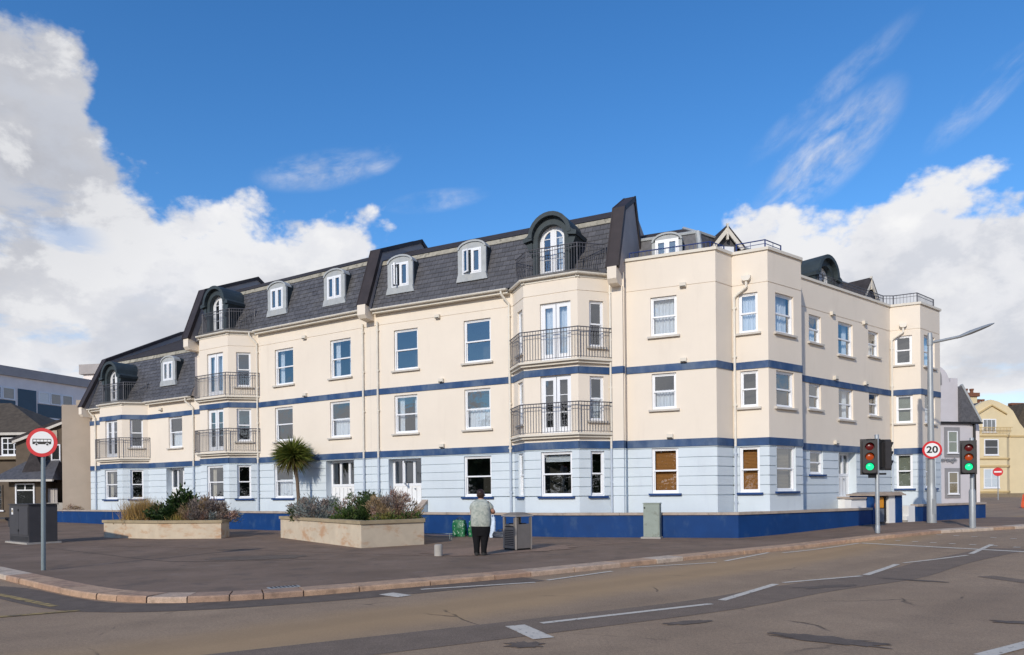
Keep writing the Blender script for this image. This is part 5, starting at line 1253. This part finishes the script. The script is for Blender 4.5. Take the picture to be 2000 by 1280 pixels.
m = M(); m.box(-.28, -.07, -.09, .03, 1.80, 1.90, 'black'); m.obj('push_button_unit', t)
x, y = 15.6, 24.3; t = empty('traffic_light', 'traffic light with green lit on grey pole at the far right', 'traffic light', (x, y, pz(x)))
m = M(); post(m, .065, 3.05, 'steel'); m.lathe([(.10, 0), (.10, 1.25), (.075, 1.32)], 'steel', 14); m.obj('pole', t, True)
signal_head(t, (-.24, -.2, 1.86), yaw_to_cam(x, y, 4)).scale = (1.05, 1.05, 1.05); m = M(); m.box(-.13, -.03, -.16, .0, 1.95, 2.02, 'black'); m.box(-.13, -.03, -.16, .0, 2.75, 2.82, 'black'); m.obj('bracket', t)
# no entry sign and barrier
x, y = 47.4, 69.9; s = empty('no_entry_sign', 'red no entry sign on thin pole before the yellow house', 'road sign', (x, y, rise(x))); s.rotation_euler = (0, 0, yaw_to_cam(x, y))
m = M(); post(m, .045, 3.1, 'steel', n=8); m.obj('pole', s, True); m = M(); disc(m, .42, -.08, -.06, 'sign_red', 24); o = m.obj('sign_plate', s); o.location = (0, 0, 2.75); m = M(); m.box(-.3, .3, -.09, -.081, -.07, .07, 'sign_white'); m.obj('white_bar', o)
x, y = 34.6, 47.7; s = empty('road_barrier', 'bright orange plastic road barrier at the far right edge', 'barrier', (x, y, rise(x))); s.rotation_euler = (0, 0, R(-35))
m = M(); m.prism([(-.6, 0), (1.4, 0), (1.4, .25), (1.3, .95), (-.5, .95), (-.6, .25)], -.22, .22, 'orange_plastic'); m.obj('barrier_body', s); bevel_obj(s.children[0], .05); m = M(); m.box(-.45, 1.25, -.26, -.225, .5, .75, 'sign_red'); m.obj('panel', s)
# grey utility cabinet
x, y = -16.75, 25.1; s = empty('utility_cabinet', 'dark grey double door utility cabinet behind the bus sign pole', 'cabinet', (x, y, pz(x))); s.rotation_euler = (0, 0, R(-38))
m = M(); m.box(-1.05, 1.0, -.55, .5, 0, .06, 'concrete'); m.obj('plinth', s)
m = M(); m.box(-.92, .90, -.45, .42, .06, 1.34, 'cab_grey'); bevel_obj(m.obj('cabinet_body', s), .012)
for sx in (-1, 1):
    m = M(); m.box(-.88 if sx < 0 else .006, -.006 if sx < 0 else .86, -.468, -.452, .30, 1.28, 'cab_grey'); d = m.obj('door', s); bevel_obj(d, .005)
    if sx > 0:
        for z in (1.12, .42): q = M(); q.box(-.05, .03, -.49, -.469, z, z + .07, 'black'); q.obj('lock', d)
m = M(); m.box(-.66, -.50, -.472, -.4685, 1.0, 1.22, 'sign_white'); m.box(-.63, -.53, -.475, -.4725, 1.08, 1.17, 'yellow_paint'); m.obj('sticker', s)
m = M()
for i in range(4): m.box(-.85, .84, -.462, -.451, .11 + i * .04, .125 + i * .04, 'black')
m.obj('vent_slots', s); m = M(); m.box(-.96, .94, -.49, .46, 1.342, 1.37, 'cab_grey'); m.obj('lid', s)
# green cabinet by the blue wall
x, y = 4.72, 24.15; s = empty('telecom_cabinet', 'narrow pale green weathered cabinet standing against the blue wall', 'cabinet', (x, y, pz(x))); s.rotation_euler = (0, 0, R(-22))
m = M(); m.box(-.34, .32, -.3, .16, 0, .05, 'concrete'); m.obj('plinth', s)
m = M(); m.box(-.27, .27, -.18, .18, .05, 1.16, 'cab_green'); bevel_obj(m.obj('cabinet_body', s), .01); m = M(); m.box(-.235, .235, -.193, -.182, .12, 1.10, 'cab_green'); bevel_obj(m.obj('door', s), .004); m = M(); m.box(-.285, .285, -.20, .19, 1.162, 1.19, 'cab_green'); m.obj('lid', s); m = M(); m.box(-.25, -.2, -.21, -.194, 1.0, 1.05, 'black'); m.obj('lock', s)
# litter bin
x, y = .14, 19.85; s = empty('litter_bin', 'square brushed metal litter bin with sloped top and side openings', 'litter bin', (x, y, pz(x))); s.rotation_euler = (0, 0, R(38))
W2 = .29
m = M(); m.box(-W2 + .03, W2 - .03, -W2 + .03, W2 - .03, 0, .06, 'bin_dark'); m.obj('base', s)
for i in range(4):
    g_ = link('side_panel', None, s, rz=R(90 * i)); bpy.data.objects.remove(g_)
    m = M(); T = lambda px, py, pz_: tuple(Matrix.Rotation(R(90 * i), 3, 'Z') @ Vector((px, py, pz_)))
    m.box(-W2 + .06, W2 - .06, -W2, -W2 + .02, .06, .72, 'bin_steel', T); m.box(-W2 + .06, -W2 + .10, -W2, -W2 + .02, .72, .90, 'bin_steel', T); m.box(W2 - .10, W2 - .06, -W2, -W2 + .02, .72, .90, 'bin_steel', T)
    p = m.obj('side_panel', s)
    if i == 3:
        q = M()
        for k in range(9): q.box(-W2 + .1, W2 - .1, -W2 - .006, -W2 - .001, .14 + k * .05, .16 + k * .05, 'bin_dark', T)
        q.box(-W2 + .1, W2 - .1, -W2 - .006, -W2 - .001, .64, .67, 'bin_dark', T); q.obj('notice_plate', p)
    m = M(); m.box(-W2 - .004, -W2 + .055, -W2 - .004, -W2 + .055, .02, .93, 'bin_rim', T); bevel_obj(m.obj('corner_post', s), .02)
m = M(); m.box(-W2 + .12, W2 - .12, -W2 + .12, W2 - .12, .06, .74, 'bin_dark'); m.obj('liner', s)
m = M(); W3 = .315; z0, z1, z2 = .93, .965, 1.04
for k in range(4):
    c = [(-W3, -W3), (W3, -W3), (W3, W3), (-W3, W3)]; a, b_ = c[k], c[(k + 1) % 4]; kk = .45
    m.face([(*a, z0), (*b_, z0), (*b_, z1), (*a, z1)], 'bin_rim'); m.face([(*a, z1), (*b_, z1), (b_[0] * kk, b_[1] * kk, z2), (a[0] * kk, a[1] * kk, z2)], 'bin_steel')
m.face([(-W3 * .45, -W3 * .45, z2), (W3 * .45, -W3 * .45, z2), (W3 * .45, W3 * .45, z2), (-W3 * .45, W3 * .45, z2)], 'bin_steel'); m.face([(-W3, -W3, z0), (-W3, W3, z0), (W3, W3, z0), (W3, -W3, z0)], 'bin_dark'); m.obj('lid', s)
# bollard stump
x, y = -1.88, 18.15; m = M(); m.lathe([(.105, 0), (.105, .25), (.098, .285), (.07, .30)], 'concrete', 16); o = m.obj('bollard', None, True); o.location = (x, y, pz(x)); tag(o, 'short round concrete bollard stump on the pavement by the planter', 'bollard')
# low cycle rail on the ground behind
s = empty('cycle_rail', 'low grey metal cycle rail on the paving behind the bollard', 'cycle rail', (-3.0, 24.2, pz(0)))
m = M(); m.path([(-.3, 0, .24), (1.0, -.2, .23)], .014, 'steel_blue', 6); m.path([(-.25, .25, .14), (1.05, .0, .13)], .014, 'steel_blue', 6); m.obj('rail', s)
for px, py in ((-.2, -.015), (.9, -.185)): m = M(); m.tube((px, py, 0), (px, py, .24), .014, 'steel_blue', 6); m.tube((px + .05, py + .22, 0), (px + .05, py + .22, .13), .014, 'steel_blue', 6); m.obj('support', s)
# stone seat at the left edge
s = empty('street_bench', 'dark low bench end at the left edge near the stone house', 'bench', (-25.9, 36.3, pz(-26)))
m = M(); m.box(-1.2, .35, -.2, .2, .40, .48, 'cab_grey'); m.obj('seat', s); m = M(); m.path([(.25, 0, .42), (.42, 0, .30), (.44, 0, 0)], .06, 'cab_grey', 6); m.obj('leg', s); m = M(); m.box(-1.0, -.85, -.15, .15, 0, .40, 'cab_grey'); m.obj('leg', s)

# ------------------------------------------------------------------ planters and plants
def planter(name, label, pts, h):
    c = Vector((sum(p[0] for p in pts) / len(pts), sum(p[1] for p in pts) / len(pts))); z = pz(c.x)
    r = empty(name, label, 'planter', (c.x, c.y, z)); P = [Vector(p) - c for p in pts]; n = len(P)
    def ring(k): return [p * k for p in P]
    def off(d):
        o = []
        for i in range(n):
            a = (P[i] - P[i - 1]).normalized(); b_ = (P[(i + 1) % n] - P[i]).normalized(); na, nb = Vector((a.y, -a.x)), Vector((b_.y, -b_.x)); v = (na + nb).normalized(); o.append(P[i] + v * (d / max(.4, v.dot(na))))
        return o
    inn = off(-.2)
    for i in range(n):
        j = (i + 1) % n; m = M(); a, b_, c2, d = P[i], P[j], inn[j], inn[i]; H = h - .10
        m.face([(*a, -.1), (*b_, -.1), (*b_, H), (*a, H)], 'planter_wall'); m.face([(*a, H), (*b_, H), (*c2, H), (*d, H)], 'planter_wall'); m.face([(*d, 0), (*c2, 0), (*c2, H), (*d, H)], 'planter_wall'); m.obj('side_wall', r)
        A, B = off(.045), off(-.24); m = M(); e = .004
        def pr_(p, q, f): return p.lerp(q, f)
        L = (A[j] - A[i]).length; f = e / L; a, b_, c2, d = A[i].lerp(A[j], f), A[j].lerp(A[i], f), B[j].lerp(B[i], f), B[i].lerp(B[j], f)
        for q in ([(*a, H), (*b_, H), (*b_, h), (*a, h)], [(*d, H), (*c2, H), (*c2, h), (*d, h)], [(*a, h), (*b_, h), (*c2, h), (*d, h)], [(*a, H), (*b_, H), (*c2, H), (*d, H)], [(*a, H), (*d, H), (*d, h), (*a, h)], [(*b_, H), (*c2, H), (*c2, h), (*b_, h)]): m.face(q, 'planter_cap')
        m.obj('cap_stone', r)
    m = M(); m.face([(*p, h - .16) for p in inn], 'soil'); m.obj('soil', r)
    return z + h - .16
A1 = [(-15.9, 27.9), (-13.1, 26.55), (-10.75, 26.45), (-10.9, 27.6), (-12.6, 28.9), (-15.0, 29.2)]
za = planter('planter', 'left concrete planter holding golden grass and a dark bush', A1, .68)
A2 = [(-8.6, 26.6), (-4.44, 21.05), (-2.75, 22.3), (-3.1, 24.4), (-4.6, 26.6), (-6.9, 27.6)]
zb = planter('planter', 'concrete planter in the middle holding grey and straw coloured shrubs', A2, .80)
def leaf(m, p, d, L, w, mat, up=None):
    d = d.normalized(); s = d.cross(Vector((0, 0, 1)) if up is None else up)
    if s.length < 1e-3: s = Vector((1, 0, 0))
    s = s.normalized() * w / 2; q = p + d * L; mid = p + d * L * .45
    m.face([p, mid + s, q, mid - s], mat)
def rv(rnd): 
    while True:
        v = Vector((rnd.uniform(-1, 1), rnd.uniform(-1, 1), rnd.uniform(-1, 1)))
        if .01 < v.length < 1: return v
def bush(name, label, cat, x, y, z, rx, ry, h, mats, n, L=.09, w=.035, seed=1, up=.3, twigs=26, twig_mat='trunk', lump=.35, group=None, core=.5):
    rnd = random.Random(seed); r = empty(name, label, cat, (x, y, z), group=group)
    m = M()
    for i in range(twigs):
        a = rnd.uniform(0, 6.28); k = rnd.uniform(.2, .9); m.tube((rnd.uniform(-.06, .06), rnd.uniform(-.06, .06), 0), (rx * k * math.cos(a), ry * k * math.sin(a), h * rnd.uniform(.45, .95)), .010, twig_mat, 3, .004, False)
    m.obj('stems', r, fix=False)
    # sprays: clumps on an uneven dome
    cl = []
    for i in range(34):
        a = rnd.uniform(0, 6.28); b_ = math.asin(rnd.uniform(.0, 1)); k = rnd.uniform(1 - lump, 1.05)
        cl.append((Vector((rx * k * math.cos(a) * math.cos(b_), ry * k * math.sin(a) * math.cos(b_), .08 + h * k * math.sin(b_) * .93)), rnd.uniform(.10, .22), rnd.choice(mats)))
    m = M()
    for i in range(n):
        c, cr, mt = rnd.choice(cl)
        v = rv(rnd); p = c + v * cr * (1.6 if rnd.random() < .25 else 1.0) * max(rx, ry) * 1.1
        if rnd.random() < core: p = Vector((p.x * rnd.uniform(.4, 1), p.y * rnd.uniform(.4, 1), p.z * rnd.uniform(.3, 1)))
        if p.z < .0: p.z = rnd.uniform(0, .1)
        d = Vector((p.x / rx, p.y / ry, p.z / h * .6 + up)).normalized() + rv(rnd) * .8
        leaf(m, p, d, L * rnd.uniform(.6, 1.3), w * rnd.uniform(.7, 1.3), mt, rv(rnd))
    m.obj('foliage', r, fix=False); return r
def spray_plant(name, label, cat, x, y, z, n, H, spread, mats, w=.012, seed=1, droop=.5, seg=4, base=.12):
    """long arching blades from one foot"""
    rnd = random.Random(seed); r = empty(name, label, cat, (x, y, z)); m = M()
    for i in range(n):
        a = rnd.uniform(0, 6.28); t = rnd.random() ** .7 * spread; L = H * rnd.uniform(.6, 1.1); p = Vector((rnd.gauss(0, base), rnd.gauss(0, base), 0)); d = Vector((math.cos(a) * math.sin(t), math.sin(a) * math.sin(t), math.cos(t))); s = d.cross(Vector((0, 0, 1)) + rv(rnd) * .4).normalized(); mt = rnd.choice(mats); ww = w * rnd.uniform(.7, 1.3)
        for j in range(seg):
            q = p + d * (L / seg); wa, wb = ww * (1 - j / seg), ww * (1 - (j + 1) / seg); m.face([p - s * wa, p + s * wa, q + s * wb, q - s * wb], mt); p = q; d = (d + Vector((0, 0, -droop / seg * (.4 + t)))).normalized()
    m.obj('blades', r, fix=False); return r
spray_plant('ornamental_grass', 'clump of golden fountain grass at the left end of the planter', 'grass clump', -14.5, 28.15, za, 2200, 1.08, .62, ['gold_grass', 'gold_grass', 'straw'], .012, 3, .6, 4, .26)
spray_plant('grass_tuft', 'low yellow green tuft in front of the dark bush', 'grass clump', -12.55, 27.05, za, 360, .5, .9, ['yellow_green', 'gold_grass'], .012, 4, .6, 3, .16)
bush('evergreen_bush', 'tall dark green leafy bush in the left planter', 'bush', -12.95, 28.0, za, 1.1, .75, 1.28, ['dark_leaf'], 5200, .16, .085, 5, .25, lump=.5)
bush('lavender_bush', 'wide grey brown faded lavender bush at right end of left planter', 'bush', -11.7, 27.4, za, 1.1, .65, .92, ['lavender', 'lavender', 'pink_dry', 'silver_leaf', 'straw'], 9000, .13, .030, 6, .5, lump=.35)
bush('silver_bush', 'silvery grey shrub in the middle planter below the palm', 'bush', -6.6, 25.0, zb, .95, .65, .78, ['silver_leaf', 'silver_leaf', 'lavender'], 6500, .11, .028, 7, .5)
bush('hebe_bush', 'pinkish brown faded shrub at left end of the middle planter', 'bush', -7.45, 25.85, zb, .60, .45, .66, ['pink_dry', 'lavender', 'rosemary'], 4800, .11, .030, 8, .4)
bush('sedum_bush', 'pink headed shrub between silver shrub and dark green stems', 'bush', -5.6, 24.4, zb, .55, .5, .82, ['pink_dry', 'silver_leaf', 'bright_leaf'], 2200, .10, .03, 9, .4)
spray_plant('rosemary_bush', 'dark green upright rosemary with spiky stems in the middle planter', 'bush', -4.75, 24.3, zb, 420, 1.12, .80, ['rosemary'], .02, 10, .25, 4, .2)
bush('rosemary_mound', 'dense dark green mound around the foot of the spiky rosemary', 'bush', -4.75, 24.1, zb, .85, .65, .78, ['rosemary', 'dark_leaf', 'rosemary'], 3600, .10, .022, 11, .8)
bush('dry_shrub', 'rounded straw brown shrub with bare stems at right of planter', 'bush', -3.85, 23.2, zb, .82, .66, .92, ['straw', 'pink_dry', 'lavender', 'straw'], 7000, .12, .024, 12, .9, 90, 'planter_wall')
bush('low_green_plant', 'small bright green plant low at the front of the planter', 'plant', -5.35, 23.1, zb, .45, .35, .42, ['bright_leaf', 'rosemary'], 1200, .09, .035, 13, .4)
bush('ground_plant', 'small green plant at the foot of the straw coloured shrub', 'plant', -3.95, 22.35, zb, .5, .3, .25, ['bright_leaf', 'yellow_green'], 700, .09, .03, 14, .4, 8)
bush('trailing_plant', 'dark green trailing plant at the right hand end of the planter', 'plant', -3.2, 22.8, zb, .35, .45, .34, ['rosemary', 'bright_leaf'], 800, .08, .03, 15, .4, 8)
bush('blossom_shrub', 'loose leafy shrub rising behind the silver shrub', 'bush', -5.2, 25.4, zb, .5, .45, 1.05, ['dark_leaf', 'rosemary'], 900, .12, .06, 16, .6)
# cordyline palm in front of the wall
px, py = AB.at(3.38, .92); s = empty('cabbage_palm', 'cabbage palm with slim bare trunk and round spiky crown', 'palm tree', (px, py, .1))
m = M(); tp = [(.08, .10, .3), (.06, .05, 1.3), (.02, .02, 2.2), (-.07, 0, 2.75), (-.16, 0, 3.22)]
tp = [(.10, 0, 0)] + tp
for i, (a, b_) in enumerate(zip(tp, tp[1:])): m.tube(a, b_, .085 - .004 * i, 'trunk', 10, .085 - .004 * (i + 1), False)
m.obj('trunk', s, True)
rnd = random.Random(21); m = M(); c0 = Vector((-.18, 0, 3.28))
for i in range(1250):
    v = rv(rnd).normalized(); v.z = v.z * .62 + .24; v.normalize(); L = rnd.uniform(.70, 1.02); dry = v.z < -.12; mt = 'palm_dry' if dry and rnd.random() < .6 else 'palm_leaf'
    p = c0 + v * .06; d = v.copy(); sd_ = d.cross(rv(rnd)).normalized(); ww = rnd.uniform(.020, .032)
    for j, (wa, wb) in enumerate(((.6, 1), (1, .8), (.8, .5), (.5, .05))):
        q = p + d * L / 4; m.face([p - sd_ * ww * wa, p + sd_ * ww * wa, q + sd_ * ww * wb, q - sd_ * ww * wb], mt); p = q; d = (d + Vector((0, 0, -.15 if not dry else -.2))).normalized()
m.obj('crown', s, fix=False)
bush('yard_rubble_plant', 'low brown dead plant behind the left end of blue wall', 'plant', *AB.at(-15.9, .75), .75, .6, .3, .42, ['pink_dry', 'straw'], 500, .09, .04, 30, .3, 6)

# ------------------------------------------------------------------ the person and the bags
def skin_obj(name, verts, edges, radii, mat, parent, sub=2, root=0):
    me = bpy.data.meshes.new(name); me.from_pydata(verts, edges, []); o = bpy.data.objects.new(name, me); COL.objects.link(o)
    md = o.modifiers.new('s', 'SKIN'); md.use_smooth_shade = True; sv = me.skin_vertices[0].data
    for i, r_ in enumerate(radii): sv[i].radius = r_ if isinstance(r_, tuple) else (r_, r_); sv[i].use_root = i == root
    o.modifiers.new('u', 'SUBSURF').levels = sub; o.modifiers['u'].render_levels = sub
    dg = bpy.context.evaluated_depsgraph_get(); dg.update(); nm = bpy.data.meshes.new_from_object(o.evaluated_get(dg)); bpy.data.objects.remove(o)
    nm.materials.clear(); nm.materials.append(MAT[mat]); nm.polygons.foreach_set('use_smooth', [True] * len(nm.polygons)); return link(name, nm, parent)
x, y = -.80, 18.25; pe = empty('person', 'person seen from behind in pale green top and black trousers', 'person', (x, y, pz(x))); pe.rotation_euler = (0, 0, R(-6))
# local: +y is away from the viewer (the way the person faces)
def ring_body(name, secs, mat, parent, n=20):
    """body lofted through elliptical sections (z, cx, cy, rx, ry)"""
    m = M(); i0 = m.slot(mat)
    for z, cx, cy, rx, ry in secs:
        for j in range(n): t = 2 * math.pi * j / n; m.v.append((cx + rx * math.copysign(abs(math.cos(t)) ** .85, math.cos(t)), cy + ry * math.copysign(abs(math.sin(t)) ** .85, math.sin(t)), z))
    for a in range(len(secs) - 1):
        for j in range(n): k = (j + 1) % n; m.f.append((a * n + j, a * n + k, (a + 1) * n + k, (a + 1) * n + j)); m.mi.append(i0)
    m.f.append(tuple(range(n))); o_ = (len(secs) - 1) * n; m.f.append(tuple(o_ + j for j in range(n))); m.mi += [i0, i0]
    return m.obj(name, parent, True)
# one continuous body (skin), clothes as its children
V = [(0, .0, .86), (0, .0, 1.10), (0, -.01, 1.30), (0, .0, 1.40), (0, .01, 1.46), (0, .03, 1.55), (0, .03, 1.62),
     (-.17, .0, 1.33), (-.245, .06, 1.10), (-.17, .30, 1.06), (-.10, .36, 1.10),
     (.17, .0, 1.33), (.315, .04, 1.11), (.30, .20, 1.08), (.17, .33, 1.11), (.10, .37, 1.12),
     (-.10, .0, .80), (-.105, .01, .46), (-.11, -.02, .10), (-.115, .08, .04), (.10, .0, .80), (.085, .01, .46), (.07, -.02, .10), (.08, .08, .04)]
Ed = [(0, 1), (1, 2), (2, 3), (3, 4), (4, 5), (5, 6), (2, 7), (7, 8), (8, 9), (9, 10), (2, 11), (11, 12), (12, 13), (13, 14), (14, 15), (0, 16), (16, 17), (17, 18), (18, 19), (0, 20), (20, 21), (21, 22), (22, 23)]
rad = [.14, .15, .13, .07, .055, .095, .075, .065, .05, .04, .03, .065, .055, .052, .042, .03, .10, .065, .045, .04, .10, .065, .045, .04]
body = skin_obj('body', V, Ed, rad, 'skin', pe, 2)
for sx in (-1, 1):      # hands: a palm with four fingers and a thumb, curled on the phone held in front
    base = Vector((sx * .10, .365, 1.115))
    hv = [tuple(base), tuple(base + Vector((-sx * .03, .03, .02)))]; he = [(0, 1)]; hr = [.026, .024]
    for k in range(4):
        a = base + Vector((-sx * .035, .05, .035 - .018 * k)); i = len(hv); hv += [tuple(a), tuple(a + Vector((-sx * .022, .022, .0))), tuple(a + Vector((-sx * .040, .008 + .003 * k, .004)))]; he += [(1, i), (i, i + 1), (i + 1, i + 2)]; hr += [.010, .009, .0075]
    i = len(hv); hv += [tuple(base + Vector((-sx * .01, .0, .05))), tuple(base + Vector((-sx * .025, .0, .075)))]; he += [(0, i), (i, i + 1)]; hr += [.010, .008]
    skin_obj('hand', hv, he, hr, 'skin', pe, 1)
ring_body('top', [(.70, 0, .0, .235, .165), (.78, .005, .0, .262, .19), (.90, .005, .0, .268, .20), (1.02, .0, .0, .258, .195), (1.14, .0, -.01, .252, .185), (1.26, .0, -.015, .245, .165), (1.34, .0, -.01, .225, .135), (1.395, .0, .0, .165, .10), (1.43, 0, .01, .085, .075)], 'shirt', pe)
for sx, V2, r2 in ((-1, [(-.15, .0, 1.33), (-.215, .02, 1.24), (-.25, .06, 1.12)], [.095, .085, .075]), (1, [(.15, .0, 1.33), (.235, .02, 1.24), (.295, .04, 1.16)], [.095, .088, .078])):
    skin_obj('sleeve', V2, [(0, 1), (1, 2)], r2, 'shirt', pe, 2)
ring_body('trousers', [(.50, 0, .0, .215, .14), (.60, 0, .0, .238, .16), (.72, 0, .0, .25, .18), (.82, 0, .0, .24, .17), (.88, 0, 0, .225, .15)], 'trousers', pe)
for sx, lx0, lx1, lx2 in ((-1, -.115, -.115, -.110), (1, .115, .090, .070)):
    ring_body('trouser_leg', [(.06, lx2, -.01, .075, .085), (.12, lx2, -.02, .072, .082), (.30, (lx1 + lx2) / 2, -.01, .085, .095), (.46, lx1, .0, .108, .115), (.62, lx0, .0, .128, .135), (.76, lx0, .0, .122, .15)], 'trousers', pe, 14)
    m = M(); m.prism([(-.05, 0), (.05, 0), (.052, .05), (.04, .10), (-.04, .10), (-.052, .05)], -.10, .17, 'shoe', lambda a, b_, c: (lx2 + a + sx * .02 * (b_ + .1), b_, c)); bevel_obj(m.obj('shoe', pe), .02)
m = M()    # head with hair and a low bun, ears, face turned away
ring_body('head', [(1.42, 0, .03, .05, .055), (1.46, 0, .04, .075, .085), (1.52, 0, .045, .085, .10), (1.58, 0, .04, .084, .10), (1.63, 0, .035, .07, .085), (1.655, 0, .03, .035, .045)], 'skin', pe, 16)
m.prism([(-.012, 1.50), (.012, 1.50), (.008, 1.555), (-.008, 1.555)], .14, .165, 'skin'); m.obj('nose', pe)
for sx in (-1, 1):
    m = M(); m.lathe([(.012, -.022), (.024, -.01), (.024, .012), (.012, .026)], 'skin', 8, (sx * .088, .045, 1.525)); m.obj('ear', pe, True)
    m = M(); m.lathe([(.004, -.008), (.010, 0), (.004, .008)], 'sign_white', 8, (sx * .032, .137, 1.545)); m.obj('eye', pe, True)
m = M(); m.box(-.024, .024, .130, .140, 1.468, 1.476, 'sign_red'); m.obj('mouth', pe)
ring_body('hair', [(1.455, 0, .0, .062, .055), (1.50, 0, .0, .092, .085), (1.56, 0, .012, .101, .112), (1.62, 0, .02, .094, .105), (1.66, -.004, .02, .066, .075), (1.685, -.006, .015, .03, .035)], 'hair', pe, 18)
skin_obj('hair_bun', [(-.005, -.07, 1.60), (-.008, -.11, 1.61)], [(0, 1)], [.05, .045], 'hair', pe, 2)
# bags
def carrier_bag(name, label, x, y, w, d, h, mat, rz, seed, group=None, handle='bag_dark'):
    s = empty(name, label, 'bag', (x, y, pz(x)), R(rz), group); rnd = random.Random(seed); n, k = 24, 9; m = M(); si = m.slot(mat)
    for a in range(k + 1):
        f = a / k; bulge = 1 + .10 * math.sin(f * math.pi) - .12 * f
        for j in range(n):
            t = 2 * math.pi * j / n; cx = math.copysign(abs(math.cos(t)) ** .5, math.cos(t)); cy = math.copysign(abs(math.sin(t)) ** .5, math.sin(t)); jj = rnd.uniform(-.016, .016)
            m.v.append((cx * (w / 2) * bulge + jj, cy * (d / 2) * bulge * (1 - .25 * f) + jj, h * f + (rnd.uniform(-.02, .03) if a == k else 0)))
    for a in range(k):
        for j in range(n): q = (j + 1) % n; m.f.append((a * n + j, a * n + q, (a + 1) * n + q, (a + 1) * n + j)); m.mi.append(si)
    m.f.append(tuple(range(n))); m.mi.append(si); m.obj('bag_body', s, True)
    m = M()
    for sy in (-1, 1):
        P = [(-w * .22, sy * d * .3, h * .95)] + [(-w * .22 * math.cos(math.pi * i / 8), sy * d * .22, h + .09 * math.sin(math.pi * i / 8)) for i in range(9)] + [(w * .22, sy * d * .3, h * .95)]
        m.path(P, .010, handle, 5)
    m.obj('handle', s); return s
carrier_bag('shopping_bag', 'full green shopping bag with white print against the blue wall', -1.93, 26.2, .50, .32, .60, 'bag_green', -20, 1)
carrier_bag('shopping_bag', 'second green shopping bag half hidden behind the person', -1.36, 25.95, .44, .30, .57, 'bag_green', -20, 2)
carrier_bag('shopping_bag', 'slim pale blue bag on the ground to the right of the person', -.70, 25.4, .20, .16, .72, 'bag_pale', -10, 3, handle='bag_pale')
carrier_bag('shopping_bag', 'dark low bag beside the pale blue bag at the wall', -.42, 25.25, .55, .25, .20, 'bag_dark', -20, 4)

# ------------------------------------------------------------------ trees across the road behind the viewer (they show in the lower windows)
rnd = random.Random(5); m = M()
for i in range(70):
    an = R(-100 - 150 * (i + rnd.random()) / 70) ; rad_ = rnd.uniform(66, 84); cx, cy = rad_ * math.sin(an), rad_ * math.cos(an); hh = rnd.uniform(9, 16); rr = rnd.uniform(3, 5)
    for j in range(170):
        v = rv(rnd); p = Vector((cx + v.x * rr, cy + v.y * rr, hh * .5 + v.z * hh * .5)); leaf(m, p, rv(rnd), rnd.uniform(1.0, 2.0), rnd.uniform(.8, 1.5), 'hedge_leaf', rv(rnd))
m.obj('treeline', kind='stuff', fix=False)
